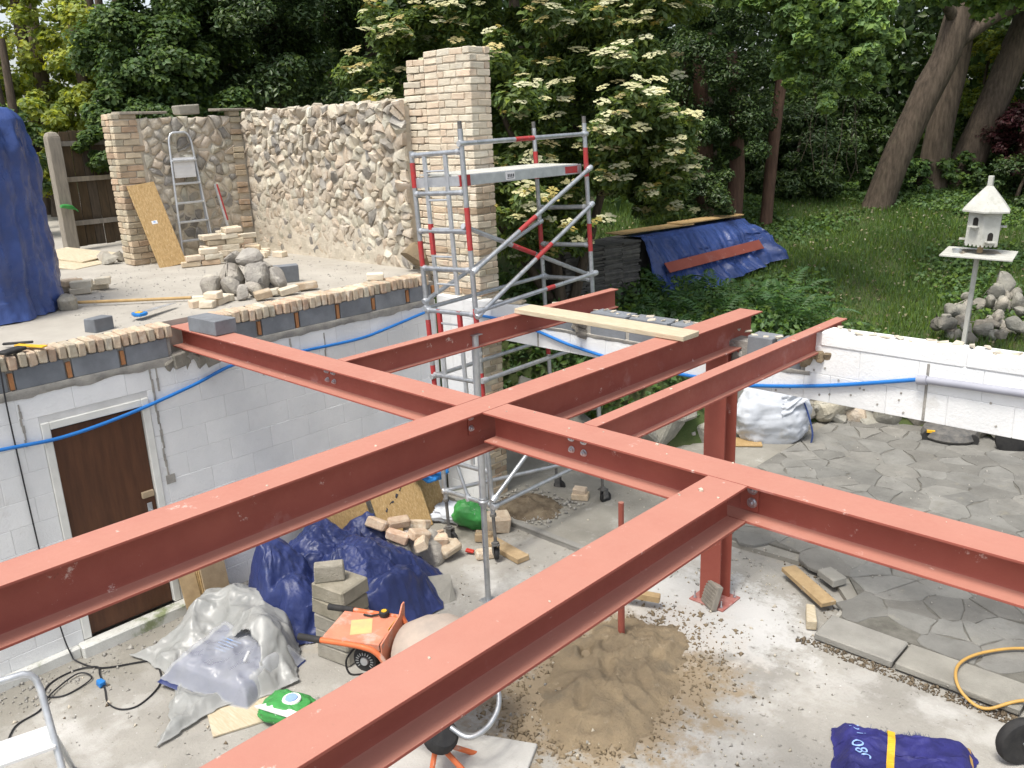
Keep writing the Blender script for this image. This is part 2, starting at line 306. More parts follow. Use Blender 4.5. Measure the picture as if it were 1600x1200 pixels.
def inset(poly, d, jit=0, minlen=.012):
    q = []
    for i, p in enumerate(poly):
        if not q or math.hypot(p[0] - q[-1][0], p[1] - q[-1][1]) > minlen: q.append(p)
    if len(q) > 2 and math.hypot(q[0][0] - q[-1][0], q[0][1] - q[-1][1]) < minlen: q.pop()
    cx = sum(p[0] for p in q) / len(q); cy = sum(p[1] for p in q) / len(q); o = []
    for x, y in q:
        L = math.hypot(x - cx, y - cy) or 1; f = max(.25, 1 - d * 1.25 / L)
        o.append((cx + (x - cx) * f + random.uniform(-jit, jit), cy + (y - cy) * f + random.uniform(-jit, jit)))
    return o, (cx, cy)
def cell_stone(poly, fn, depth, gap, bulge, m, name, parent, jit=.004, tilt=.0, bev=.22, rag=0, smooth=False, into=None):
    """one fitted stone: sides, bevelled shoulder and an uneven crown"""
    o, (cx, cy) = inset(poly, gap, jit)
    if rag:
        o2 = []
        for i, (x, y) in enumerate(o):
            X_, Y_ = o[(i + 1) % len(o)]; o2 += [(x, y), ((x + X_) / 2 + random.uniform(-rag, rag), (y + Y_) / 2 + random.uniform(-rag, rag))]
        o = o2
    n = len(o)
    if n < 3: return None
    sz = math.sqrt(sum((x - cx) ** 2 + (y - cy) ** 2 for x, y in o) / n); tx, ty = random.gauss(0, tilt), random.gauss(0, tilt); vs = []
    for x, y in o: vs.append(fn(x, y, -.02))
    for x, y in o: vs.append(fn(x, y, depth * .55 + (x - cx) * tx + (y - cy) * ty))
    for x, y in o:
        f = 1 - bev * random.uniform(.6, 1.3); vs.append(fn(cx + (x - cx) * f, cy + (y - cy) * f, depth + (x - cx) * tx + (y - cy) * ty + random.uniform(-1, 1) * bulge * .5))
    vs.append(fn(cx + random.uniform(-.2, .2) * sz, cy + random.uniform(-.2, .2) * sz, depth + bulge))
    fs = [(i, (i + 1) % n, n + (i + 1) % n, n + i) for i in range(n)] + [(n + i, n + (i + 1) % n, 2 * n + (i + 1) % n, 2 * n + i) for i in range(n)] + [(2 * n + i, 2 * n + (i + 1) % n, 3 * n) for i in range(n)]
    if into is not None: into.add(vs, fs); return None
    b = MB(); b.add(vs, fs); return b.obj(name, m, parent, smooth=smooth)
def area(c): return 0 if c is None else abs(sum(c[i][0] * c[(i + 1) % len(c)][1] - c[(i + 1) % len(c)][0] * c[i][1] for i in range(len(c)))) / 2
def jgrid(x0, x1, y0, y1, sx, sy, j=.38):
    p = []; ny = max(1, round((y1 - y0) / sy)); nx = max(1, round((x1 - x0) / sx))
    for b in range(ny):
        for a in range(nx):
            p.append((x0 + (a + .5 + (.25 if b % 2 else -.25) + random.uniform(-j, j)) * (x1 - x0) / nx, y0 + (b + .5 + random.uniform(-j, j)) * (y1 - y0) / ny))
    return [(min(max(a, x0 + .02), x1 - .02), min(max(b, y0 + .02), y1 - .02)) for a, b in p]
def np_mesh(name, V, F, m, smooth=False):
    me = bpy.data.meshes.new(name); nv, nf, k = len(V), len(F), F.shape[1]
    me.vertices.add(nv); me.vertices.foreach_set('co', V.astype(np.float32).ravel())
    me.loops.add(nf * k); me.loops.foreach_set('vertex_index', F.astype(np.int32).ravel())
    me.polygons.add(nf); me.polygons.foreach_set('loop_start', np.arange(0, nf * k, k, dtype=np.int32)); me.update(calc_edges=True)
    me.materials.append(K[m] if isinstance(m, str) else m); return me
def leaf_mesh(name, C, Nn, L, Wd, m, fold=.18, droop=.15):
    """many small folded leaves (two triangles each) at C, facing Nn"""
    n = len(C); Nn = Nn / np.linalg.norm(Nn, axis=1, keepdims=True)
    a = RNG.normal(size=(n, 3)); T = a - (a * Nn).sum(1, keepdims=True) * Nn; T /= np.linalg.norm(T, axis=1, keepdims=True); B = np.cross(Nn, T)
    Ls = (L * RNG.uniform(.65, 1.3, n))[:, None]; Ws = Ls * Wd / L
    V = np.stack([C - T * Ls * .5, C + B * Ws * .5 + Nn * Ws * fold - T * Ls * .08, C + T * Ls * .5 - Nn * Ls * droop, C - B * Ws * .5 + Nn * Ws * fold - T * Ls * .08], 1).reshape(-1, 3)
    i = np.arange(n)[:, None] * 4; F = np.concatenate([i + [0, 1, 2], i + [0, 2, 3]], 1).reshape(-1, 3)
    return np_mesh(name, V, F, m)
def crown(n, c, rad, clumps=60, cs=.22, shell=.55, upb=1.0, seed=0, cut=None, flat=.7):
    """leaf centres and normals: clumps spread through an ellipsoid, denser to the outside"""
    r = np.random.default_rng(seed); c = np.array(c, float); rad = np.array(rad, float)
    d = r.normal(size=(clumps, 3)); d /= np.linalg.norm(d, axis=1, keepdims=True)
    rr = shell + (1 - shell) * r.uniform(0, 1, (clumps, 1)) ** .7; rr *= r.uniform(.78, 1.12, (clumps, 1))
    cc = c + d * rad * rr; k = r.integers(0, clumps, n); sz = (cs * r.uniform(.6, 1.4, clumps) * rad.mean())[k][:, None]
    off = r.normal(size=(n, 3)); off /= np.linalg.norm(off, axis=1, keepdims=True); off *= r.uniform(0, 1, (n, 1)) ** .45
    P = cc[k] + off * sz * [1, 1, flat]
    Nn = off * .8 + (P - c) / rad * .35 + [0, 0, upb] + r.normal(size=(n, 3)) * .45
    if cut is not None:
        q = cut(P); P, Nn = P[q], Nn[q]
    return P, Nn
def text_mesh(s, size, m, ext=.001):
    c = bpy.data.curves.new('print', 'FONT'); c.body = s; c.size = size; c.extrude = ext; c.align_x = 'CENTER'; c.align_y = 'CENTER'; c.resolution_u = 3
    o = bpy.data.objects.new('print', c); link(o); dg = bpy.context.evaluated_depsgraph_get(); me = bpy.data.meshes.new_from_object(o.evaluated_get(dg))
    bpy.data.objects.remove(o); me.materials.clear(); me.materials.append(K[m]); return me
BX = [-3, 0.3, 1.3, 2.0, 3.0, 5, 8, 14]; BY = [4.2, 4.3, 5.2, 7.2, 8.0, 8.3, 8.5, 8.6]
def sst(a, b, x):
    t = np.clip((x - a) / (b - a), 0, 1); return t * t * (3 - 2 * t)
def gz(x, y):
    e = y - np.interp(x, BX, BY); z = np.where(e > 0, .95 * sst(0, .7, e) + .12 * np.clip(e - .3, 0, 30), 0)
    return z + sst(.2, -3.5, x) * sst(-.2, .9, e) * np.clip(2.5 - z, 0, 3)
# ================================================================ SETTING
def sheet(name, x0, x1, y0, y1, z, m, n=1, amp=0, sc=1):
    vs, fs = [], []; W = n + 1
    for j in range(n + 1):
        for i in range(n + 1):
            x = x0 + (x1 - x0) * i / n; y = y0 + (y1 - y0) * j / n; vs.append((x, y, z + (fbm(x, y, 0, 4, sc) * amp if amp else 0)))
    fs = [(j * W + i, j * W + i + 1, (j + 1) * W + i + 1, (j + 1) * W + i) for j in range(n) for i in range(n)]
    b = MB(); b.add(vs, fs); return b.obj(name, m, smooth=180 if n > 1 else False, kind='structure')
sheet('courtyard_floor', -.4, 13, -9, 3.6, 0, 'floor', 110, .006, 2.2)
# raised yard slab behind the kerb line, garden
b = MB(); b.prism([(-.4, 2.46), (2.9, 2.46), (3.05, 3.3), (3.3, 3.55), (4.4, 3.62), (4.78, 3.2), (4.82, 2.82), (13, 2.82), (13, 9), (-.4, 9)], lambda u, v, h: (u, v, h), -.02, .05)
b.obj('yard_slab', 'yard', kind='structure')
def nonuni(a, b, dens): # coordinates, finer where the camera looks
    out = [a]
    while out[-1] < b: out.append(out[-1] + dens(out[-1]))
    return out
xs = nonuni(-120, 120, lambda x: .28 if -6 < x < 10 else min(8, .28 + .16 * max(-6 - x, x - 10))); ys = nonuni(3.2, 160, lambda y: .28 if y < 24 else min(8, .28 + .16 * (y - 24)))
X, Y = np.meshgrid(xs, ys); E_ = Y - np.interp(X, BX, BY); Z = gz(X, np.minimum(Y, 32)); Z = np.where(E_ < .02, -.08, Z)
for j in range(len(ys)):
    if ys[j] < 26:
        for i in range(len(xs)):
            if -8 < xs[i] < 12 and E_[j, i] > .3: Z[j, i] += .06 * fbm(xs[i], ys[j], 3, 3, .8)
W = len(xs); V = np.stack([X, Y, Z], -1).reshape(-1, 3)
ii = (np.arange(len(ys) - 1)[:, None] * W + np.arange(W - 1)[None]).ravel(); F = np.stack([ii, ii + 1, ii + W + 1, ii + W], 1)
me = np_mesh('garden', V, F, 'garden'); me.polygons.foreach_set('use_smooth', [True] * len(me.polygons)); mobj('garden', me, kind='structure')
# terrace: solid upper level on the left
b = MB(); b.mm((-14, -9, -.05), (-.215, 2.72, 2.75)); b.mm((-40, 2.7, -.05), (-4.3, 7, 2.745)); b.mm((-40, -9, -.05), (-13.99, 2.71, 2.744)); b.obj('terrace', 'terrace', kind='structure')

# ---- crazy paving on the patio: every flag its own piece
root = empty('patio', (0, 0, 0), kind='structure')
b = MB(); b.prism([(2.6, 3.7), (4.5, 3.75), (4.85, 3.3), (4.86, 2.84), (11, 2.84), (11, 8.5), (2.6, 8.2)], lambda u, v, h: (u, v, h), .0, .072); b.obj('joint_bed', 'joint', root)
pts = [p for p in jgrid(2.6, 7.7, 2.8, 8.3, .34, .245, .5) if random.random() > .17]
for c, p in zip(voronoi(pts, 2.6, 7.8, 2.8, 8.4), pts):
    if c is None or (p[0] < 4.85 and p[1] < (3.72 + .15 * math.sin(p[0] * 5) if p[0] < 4.45 else 3.35 if p[0] < 4.65 else 3.1)) or p[1] < 2.95: continue
    c = [(x, max(y, 2.86)) for x, y in c]
    cell_stone(c, lambda u, v, h: (u, v, .07 + h), .010 + random.uniform(0, .006), .002, .001, 'flag', 'flagstone', root, jit=.006, bev=.04, rag=.03)
for x0 in (4.8, 5.48, 6.42, 7.3):
    x1 = {4.8: 5.47, 5.48: 6.41, 6.42: 7.29, 7.3: 8.3}[x0]
    b = MB(); b.box(((x0 + x1) / 2, 2.64 + .01 * random.random(), .05), (x1 - x0 - .012, .36, .07), (0, 0, random.uniform(-.012, .012)), jit=.006); b.obj('kerb_slab', 'kerb', root, bevel=.012)
b = MB(); b.box((1.6, 2.45, .03), (2.6, .07, .08), jit=.01); b.obj('kerb_edge', 'kerb', root, bevel=.008)

# ---- left block wall with door, grey cut blocks and brick edging
PB = brick_mesh('painted_block', 'white', .012, .03, (.44, .1, .215)); GB = brick_mesh('grey_block', 'greyblock', .02, .05, (.44, .1, .2))
BR = [brick_mesh('edging_brick', 'brick_edge', .07, .14, (.22, .07, .12)) for _ in range(5)]
root = empty('block_wall', (0, -1, 0), label='tall white painted blockwork wall with brown door and brick edged top', cat='wall'); root.location = (0, 0, 0)
core = MB(); DY0, DY1, DZ = -1.80, -.885, 2.15
core.mm((-.21, -4.6, 0), (-.004, DY0, 2.45)); core.mm((-.21, DY1, 0), (-.004, 2.58, 2.45)); core.mm((-.21, DY0, DZ), (-.005, DY1, 2.45)); core.obj('wall_core', 'joint_white', root)
def lay(root, name, me, u0, u1, v0, v1, L, H, place, T=.1, opening=None, gap=.004, off0=0):
    rows = round((v1 - v0) / H); H = (v1 - v0) / rows
    for r in range(rows):
        za, zb = v0 + r * H, v0 + (r + 1) * H; u = u0 - (L / 2 if (r + off0) % 2 else 0)
        while u < u1 - .02:
            segs = [(max(u, u0), min(u + L, u1))]
            if opening and zb > opening[2] + .02 and za < opening[3] - .02:
                a, c = segs[0]; segs = []
                if a < opening[0]: segs.append((a, min(c, opening[0])))
                if c > opening[1]: segs.append((max(a, opening[1]), c))
            for a, c in segs:
                if c - a > .03: place(name, me, (a + c) / 2, (za + zb) / 2, c - a - gap, zb - za - gap)
            u += L
def on_left(T=.1, x=0.0):
    def f(name, me, u, v, du, dv):
        mobj(name, me, root, (x - T / 2 + random.uniform(-.0015, .0015), u, v), (0, 0, PI / 2), (du, T, dv))
    return f
lay(root, 'painted_block', PB, -3.74, 2.56, .0, 2.43, .447, .221, on_left(), opening=(DY0, DY1, 0, DZ))
# frame, door, handle
fr = MB(); fr.mm((-.12, DY0 + .002, .11), (.012, DY0 + .07, DZ)); fr.mm((-.12, DY1 - .07, .11), (.012, DY1 - .002, DZ)); fr.mm((-.12, DY0 + .07, DZ - .07), (.0115, DY1 - .07, DZ - .002)); fr.obj('door_frame', 'pvc', root, bevel=.006)
dr = MB(); dr.mm((-.075, DY0 + .074, .115), (-.03, DY1 - .074, DZ - .085)); door = dr.obj('door', 'door', root, bevel=.004)
h = MB(); h.box((-.026, DY1 - .135, 1.08), (.008, .045, .16)); h.obj('handle_plate', 'alu', door, bevel=.003)
h = MB(); h.tube([(-.03, DY1 - .135, 1.09), (.028, DY1 - .135, 1.09), (.03, DY1 - .16, 1.09), (.028, DY1 - .25, 1.085)], .011, 8); h.obj('handle', 'alu', door, smooth=40)
h = MB(); h.box((-.015, DY1 - .14, 1.25), (.03, .11, .06)); h.obj('rim_lock', 'timber_tan', door, bevel=.004)
h = MB(); h.mm((-.03, DY0 + .08, DZ - .084), (-.028, DY1 - .08, DZ - .074)); h.obj('head_gap', 'hole', door)
b = MB(); b.mm((0.002, -3.4, -.02), (.075, DY0 - .06, .10)); b.mm((.002, DY0 - .06, -.02), (.13, DY1 + .12, .109)); b.mm((.002, DY1 + .12, -.02), (.1, -.4, .10)); b.obj('painted_plinth', 'white_low', root, bevel=.012)
# chases, patches, drips of mortar
b = MB()
for y, z0, z1, wd in ((-.83, 1.35, 2.42, .022), (-.78, 2.2, 2.42, .02), (-1.93, 2.02, 2.35, .02), (.62, 2.02, 2.38, .018), (1.02, 2.1, 2.36, .012), (.28, 2.1, 2.2, .02)):
    z = z1
    while z > z0: b.box((.003, y + random.uniform(-.006, .006) + (z1 - z) * .012, z - .03), (.008, wd * random.uniform(.5, 1.2), .062)); z -= .06
b.box((.003, -.80, 1.33), (.01, .085, .085)); b.obj('mortar_chase', 'mortar', root)
b = MB(); y = -3.7   # ragged mortar ledge under the grey blocks
vs = []; N_ = 150
for i in range(N_):
    yy = -3.7 + i * 6.25 / (N_ - 1); t = fbm(yy, 0, 5, 4, 3); vs += [(-.05, yy, 2.475), (.012 + .012 * t, yy, 2.468), (.016 + .014 * t, yy, 2.44 + .012 * t), (.006, yy, 2.395 + .03 * fbm(yy, 7, 0, 4, 4)), (-.03, yy, 2.39)]
b.add(vs, [(i * 5 + k, i * 5 + k + 1, i * 5 + 6 + k, i * 5 + 5 + k) for i in range(N_ - 1) for k in range(4)]); b.obj('mortar_ledge', 'mortar', root, smooth=60)
POCK = (-.60, -.18)
b = MB(); b.mm((-.215, -4.6, 2.46), (-.02, POCK[0], 2.66)); b.mm((-.215, POCK[1], 2.46), (-.02, 2.58, 2.66)); b.mm((-.215, -4.6, 2.66), (-.03, POCK[0], 2.735)); b.mm((-.215, POCK[1], 2.66), (-.03, 2.5, 2.735)); b.obj('bedding', 'mortar', root)
y = -3.75
while y < 2.5:
    L = random.uniform(.38, .45); a, c = y, min(y + L, 2.53)
    for lo, hi in ((a, min(c, POCK[0])), (max(a, POCK[1]), c)):
        if hi - lo > .08: mobj('grey_block', GB, root, (-.045 + random.uniform(-.004, .004), (lo + hi) / 2, 2.555), (0, random.uniform(-.02, .02), PI / 2 + random.uniform(-.01, .01)), (hi - lo - .012, .1, .172))
    if not (POCK[0] - .06 < c < POCK[1] + .02):
        q = MB(); q.box((-.04, c + .024, 2.545 + random.uniform(0, .012)), (.09, .034, random.uniform(.12, .155)), jit=.003); q.obj('brick_filler', 'orange', root)
    y = c + .048
y = -3.7
while y < 2.44:
    wd = random.uniform(.064, .076)
    if not (POCK[0] - .05 < y < POCK[1]):
        mobj('edging_brick', random.choice(BR), root, (-.092 + random.uniform(-.012, .012), y + wd / 2, 2.70 + random.uniform(-.006, .006)), (random.uniform(-.05, .05), random.uniform(-.03, .03), random.uniform(-.05, .05)), (.225, wd - .006, .118))
    y += wd + .006
b = MB()
for i in range(5): b.box((random.uniform(-.07, -.02), -.62 + .1 * i, random.uniform(2.36, 2.43)), (.1, .16, .16), (random.random() * .4,) * 3, .02)
b.obj('beam_padstone', 'conblock', root, bevel=.015)
# white return at the inner corner, in front of the brick pier
root = empty('return_wall', label='narrow white painted block return in the corner below the brick pier', cat='wall')
b = MB(); b.mm((0.001, 2.606, 0), (.60, 2.70, 2.5)); b.obj('wall_core', 'white', root)
lay(root, 'painted_block', PB, .002, .605, .0, 2.5, .447, .221, lambda n, me, u, v, du, dv: mobj(n, me, root, (u, 2.63, v), (0, 0, 0), (du, .06, dv)))

# ---- lintel wall over the wide opening
LY = 2.63
root = empty('lintel_wall', label='white painted block beam wall hanging over the wide courtyard opening', cat='wall')
b = MB(); b.mm((.62, LY + .006, 2.105), (4.56, LY + .2, 2.32)); b.mm((4.56, LY + .006, 2.105), (10, LY + .2, 2.675)); b.mm((.62, LY + .004, 2.31), (1.62, LY + .2, 2.49)); b.obj('wall_core', 'white', root)
def on_lint(name, me, u, v, du, dv): mobj(name, me, root, (u, LY + .049 + random.uniform(-.0015, .0015), v), (0, 0, 0), (du, .1, dv))
lay(root, 'painted_block', PB, .65, 4.5, 2.1, 2.305, .447, .205, on_lint)
lay(root, 'painted_block', PB, 4.5, 9.4, 2.1, 2.56, .447, .23, on_lint, off0=1)
lay(root, 'painted_block', PB, .65, 1.6, 2.305, 2.5, .447, .2, on_lint, off0=1)
x = 4.62
while x < 9: L = random.uniform(.6, 1.1); q = MB(); q.box((x + L / 2, LY + .098, 2.625), (L - .004, .215, .125), jit=.006); q.obj('coping_block', 'white', root, bevel=.012); x += L
for a, c in ((1.66, 2.07), (2.25, 2.68), (2.72, 3.15), (3.19, 3.62), (3.97, 4.2), (4.24, 4.46)):
    for yy in (LY + .05, LY + .155): mobj('grey_block', GB, root, ((a + c) / 2, yy, 2.44), (0, random.uniform(-.015, .015), 0), (c - a, .096, .24))
b = MB(); b.mm((1.62, LY + .012, 2.31), (4.5, LY + .19, 2.5)); b.obj('bedding', 'mortar', root)
vs = []; N_ = 90
for i in range(N_):
    xx = 1.6 + i * 2.95 / (N_ - 1); t = fbm(xx, 3, 5, 4, 4); vs += [(xx, LY + .03, 2.345 + .02 * t), (xx, LY - .010 - .008 * t, 2.335), (xx, LY - .008, 2.31 + .02 * t), (xx, LY + .01, 2.285 + .02 * fbm(xx, 9, 1, 4, 5))]
b = MB(); b.add(vs, [(i * 4 + k, i * 4 + k + 1, i * 4 + 5 + k, i * 4 + 4 + k) for i in range(N_ - 1) for k in range(3)]); b.obj('mortar_ledge', 'mortar', root, smooth=60)
vs = []; N_ = 120   # ragged pale bed on top
b = MB()
for i in range(46): b.box((4.6 + i * .1, LY + random.uniform(.03, .18), 2.69 + random.uniform(-.004, .006)), (random.uniform(.02, .08), random.uniform(.02, .07), .015), [random.uniform(-.1, .1), random.uniform(-.1, .1), random.random() * 3], .012)
for i in range(26): b.box((1.7 + i * .105, LY + random.uniform(.03, .16), 2.563 + random.uniform(-.004, .004)), (random.uniform(.02, .08), random.uniform(.02, .07), .012), (0, 0, random.random() * 3), .008)
b.obj('mortar_crumbs', 'mortar_pale', root)
for a in (2.15, 3.8, 4.56):
    b = MB()
    for i in range(5): b.box((a + random.uniform(-.08, .12), LY + random.uniform(-.01, .03), 2.36 + random.uniform(-.05, .13)), (random.uniform(.05, .13), .06, random.uniform(.05, .12)), (random.random() * .5,) * 3, .015)
    b.obj('mortar_packing', 'stone_grey' if a != 4.56 else 'sand', root, bevel=.012)
b = MB()
for xx, z0, z1 in ((5.46, 2.11, 2.55), (3.98, 2.105, 2.28), (1.55, 2.1, 2.25), (6.9, 2.2, 2.5)):
    b.box((xx, LY - .003, (z0 + z1) / 2), (.018, .006, z1 - z0), jit=.003)
for i in range(26): b.box((random.uniform(3.9, 6.2), LY - .002, random.uniform(2.12, 2.5)), (.014, .006, .016), (0, random.random(), 0))
b.obj('mortar_chase', 'mortar', root)

# ---- brick pier
root = empty('brick_pier', (.62, 2.72, 0), label='tall cream brick pier with a narrow stepped brick shaft at its left', cat='pier'); root.location = (0, 0, 0)
PBk = [brick_mesh('pier_brick', 'brick_pale', .08, .1, (.215, .1, .065)) for _ in range(5)]; PBd = [brick_mesh('brick', 'brick', .08, .1, (.215, .1, .065)) for _ in range(4)]
X0, X1, Y0, Y1_ = -.12, .62, 2.72, 3.02
b = MB(); b.mm((X0 + .012, Y0 + .012, 0), (X1 - .012, Y1_ - .012, 5.1)); b.mm((-.50, Y0 + .10, 2.4), (X0 + .02, Y1_, 5.07)); b.obj('mortar_core', 'mortar_pale', root)
def brk(x0, x1, y0, y1, z, h=.066, meshes=PBk, name='brick'):
    j = lambda s: random.uniform(-s, s)
    if x1 - x0 >= y1 - y0: rot, sc = 0, (x1 - x0, y1 - y0, h)
    else: rot, sc = PI / 2, (y1 - y0, x1 - x0, h)
    mobj(name, random.choice(meshes), root, ((x0 + x1) / 2 + j(.004), (y0 + y1) / 2 + j(.004), z + h / 2 + j(.002)), (j(.015), j(.015), rot + j(.015)), sc)
z = .03; r = 0
while z < 5.09:
    hi = z > 2.42; ms = PBk if z > 3.45 or (r * 7) % 3 else PBd
    if z < 2.42: ms = PBd
    if r % 2:
        if hi:
            x = X1 - .1; brk(X1 - .1, X1, Y0, Y0 + .215, z, meshes=ms)
            for wd in (.205, .205, .215): brk(max(x - wd, X0), x - .01, Y0, Y0 + .1, z, meshes=ms); x -= wd
        else: brk(X1 - .1, X1, Y0, Y0 + .2, z, meshes=ms)
        brk(X1 - .1, X1, Y0 + .225, Y1_, z, meshes=ms)
    else:
        if hi:
            x = X1
            for wd in (.21, .205, .1, .205): brk(max(x - wd, X0), x - .01 if x < X1 else x, Y0, Y0 + .1, z, meshes=ms); x -= wd
        brk(X1 - .1, X1, Y0 + .11, Y1_, z, meshes=ms)
    z += .0755; r += 1
z = 2.45; r = 0
while z < 5.06:
    wide = 0 if z > 4.86 or (4.35 < z < 4.6) else .07
    if r % 2: brk(-.46 - wide, -.24, Y0 + .05, Y0 + .16, z); brk(-.232, -.165, Y0 + .05, Y0 + .16, z)
    else: brk(-.46 - wide, -.35, Y0 + .05, Y0 + .16, z); brk(-.342, -.165, Y0 + .05, Y0 + .16, z)
    z += .0755; r += 1

# ---- rubble wall facing the camera
root = empty('rubble_wall', label='rough flint and limestone rubble wall beside the brick pier', cat='wall')
b = MB(); b.mm((-3.94, 2.69, 2.75), (-.46, 2.96, 4.6)); b.obj('wall_core', 'mortar_pale', root)
def mort(u, v):
    x, z = -3.95 + 3.50 * u, 2.75 + 1.86 * v; return (x, 2.649 - .012 * fbm(x * 5, z * 5, 1) - .006 * fbm(x * 16, z * 16, 3) + (.012 if v > .5 else .012 * v * 2), z)
grid_obj('mortar_face', mort, 130, 80, 'mortar_pale', root)
pts = [p for p in jgrid(-3.94, -.43, 2.76, 4.66, .115, .11, .5) if random.random() > .12]
cells = sorted(zip(voronoi(pts, -3.94, -.43, 2.755, 4.66), pts), key=lambda q: -area(q[0])); small = MB()
for ci, (c, p) in enumerate(cells):
    if c is None: continue
    k = sst(-.5, 1.0, (p[0] + 3.9) / 3.6 * .9 + (p[1] - 3.6) / .9 * .6 - .2 + .25 * mn.noise((p[0] * 2, p[1] * 2, 0)))
    cell_stone(c, lambda u, v, h: (u, 2.665 - h, v + (.02 * mn.noise((u * 8, v * 8, 2)))), .010 + .030 * k * random.uniform(.2, 1.6), .004, .003 + .018 * k * random.random(), 'stone_grey' if random.random() < .2 else 'stone', 'stone', root, jit=.014, tilt=.05 + .2 * k, bev=.24, rag=.014, smooth=30, into=small if ci > 292 else None)
small.obj('small_stones', 'stone', root, smooth=30, kind='stuff')
b = MB()
for i in range(70): b.box((random.uniform(-3.85, -.52), random.uniform(2.7, 2.9), 4.62 + random.uniform(-.01, .02)), (random.uniform(.08, .2), random.uniform(.08, .16), random.uniform(.04, .1)), [random.uniform(-.3, .3) for _ in range(3)], .02)
b.obj('wall_top_stones', 'stone', root, kind='stuff', bevel=.015)
# ---- side wall with brick quoins
root = empty('quoined_wall', label='stone side wall with a yellow brick quoin end behind the stepladder', cat='wall')
SX = -3.95
b = MB(); b.mm((-4.26, .87, 2.7), (SX - .014, 2.96, 4.6)); b.obj('mortar_core', 'mortar_pale', root)
QB = [brick_mesh('quoin_brick', 'brick', .08, .1, (.215, .1, .065)) for _ in range(5)]
z = 2.76; r = 0
while z < 4.62:
    y0 = .85
    runs = [.11, .22] if r % 2 else [.22, .11 if (r // 2) % 3 else .22]
    for L in runs: brk(SX - .1, SX + .002, y0, y0 + L - .01, z, .07, QB); y0 += L
    if r % 2: brk(SX - .31, SX - .11, .85, .95, z, .07, QB)
    else: brk(SX - .2, SX - .11, .85, .95, z, .07, QB); brk(SX - .31, SX - .205, .85, .95, z, .07, QB)
    if (r % 3): brk(SX - .1, SX + .03, 2.46, 2.62, z, .07, QB)
    z += .08; r += 1
pts = jgrid(1.2, 2.5, 2.76, 4.6, .14, .125, .5)
for c, p in zip(voronoi(pts, 1.2, 2.5, 2.755, 4.62), pts):
    if c is None: continue
    k = sst(3.3, 4.2, p[1])
    cell_stone(c, lambda u, v, h: (SX - .014 + h, u, v), .006 + .016 * k * random.uniform(.3, 1.4) + .004, .012, .003 + .01 * k, 'stone_grey' if random.random() < .3 else 'stone', 'stone', root, jit=.012, tilt=.05, bev=.2, rag=.016, smooth=85)
root = None

# ---- fence
root = empty('fence', (-6.6, 1, 2.7), label='dark close board fence behind the terrace', cat='fence')
for i in range(26):
    b = MB(); b.box((random.uniform(-.006, .006), .22 + i * .142, .95 + random.uniform(-.01, .01)), (.022, .135, 1.7), (0, 0, .06), .003); b.obj('board', 'fence', root)
for zz in (.45, 1.1, 1.62):
    b = MB(); b.box((.05, 2.0, zz), (.05, 3.8, .07)); b.obj('rail', 'oldwood', root)
pr = MB(); pr.mm((-.09, -.09, -.1), (.09, .09, 1.72)); pr.lathe([(.127, 1.72), (.09, 1.78), (.0, 1.8)], (0, 0, 0), 4, a0=PI / 4); pr.obj('post', 'oldwood', root, bevel=.008).location = (.13, .0, .0)
# ================================================================ STEEL FRAME
ZT, BH = 2.7015, .196
def isec(w, h, tf=.0125, tw=.009, f=.013):
    H, a = w / 2, tw / 2; pts = [(-H, 0), (-H, -tf), (-a - f, -tf), (-a - f * .3, -tf - f * .3), (-a, -tf - f), (-a, -h + tf + f), (-a - f * .3, -h + tf + f * .3), (-a - f, -h + tf), (-H, -h + tf), (-H, -h)]
    return pts + [(-x, y) for x, y in pts[::-1]]
def beam(name, axis, c, a0, a1, w, h, label, **k):
    """I section running along an axis, centred on c in the other; top at ZT"""
    b = MB(); sec = isec(w, h)[::-1]
    fn = (lambda u, v, t: (c + u, t, ZT + v)) if axis == 'y' else (lambda u, v, t: (t, c - u, ZT + v))
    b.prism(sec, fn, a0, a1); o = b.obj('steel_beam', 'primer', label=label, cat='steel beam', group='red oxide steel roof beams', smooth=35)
    md = o.modifiers.new('edge', 'BEVEL'); md.width = .0022; md.segments = 2; md.limit_method = 'ANGLE'; md.angle_limit = R(50); md.harden_normals = True
    return o
def bolt(parent, p, axis, r=.017):
    q = MB(); q.lathe([(r * 1.35, 0), (r * 1.35, .004), (r, .0045), (r, .016), (r * .5, .017), (r * .5, .026), (0, .027)], p, 12, axis); q.obj('bolt', 'zinc', parent, smooth=35)
def plate(parent, a, c, m='primer'):
    q = MB(); q.mm(a, c); q.obj('end_plate', m, parent, bevel=.002)
A1L, A1W = 3.6905, .222; A2L, A2W = 5.492, .212; A3L, A3W = 4.526, .098; A4L, A4W = 2.113, .098; B0, BW = -.497, .217; B1 = B0 + BW; BC = (B0 + B1) / 2
A1H = .272
a1 = beam('', 'y', A1L + A1W / 2, -5.2, 2.99, A1W, A1H, 'long main steel beam running under the crossing to the corner column')
a2 = beam('', 'y', A2L + A2W / 2, -5.2, B0 - .004, A2W, BH, 'nearest wide steel beam above the cement mixer and sand')
a3 = beam('', 'y', A3L + A3W / 2, B1 + .004, 3.11, A3W, BH, 'narrow steel beam right of the long main beam with mortared end in the white wall')
a4 = beam('', 'y', A4L + A4W / 2, B1 + .004, 3.15, A4W, BH, 'narrow steel beam passing the scaffold tower under the pale plank')
bl = beam('', 'x', BC, -.2, A1L - .004, BW, BH, 'cross beam running left to the brick edged terrace under a grey block')
br = beam('', 'x', BC, A1L + A1W + .004, 10.5, BW, BH, 'cross beam running right from the main beam over the paved patio')
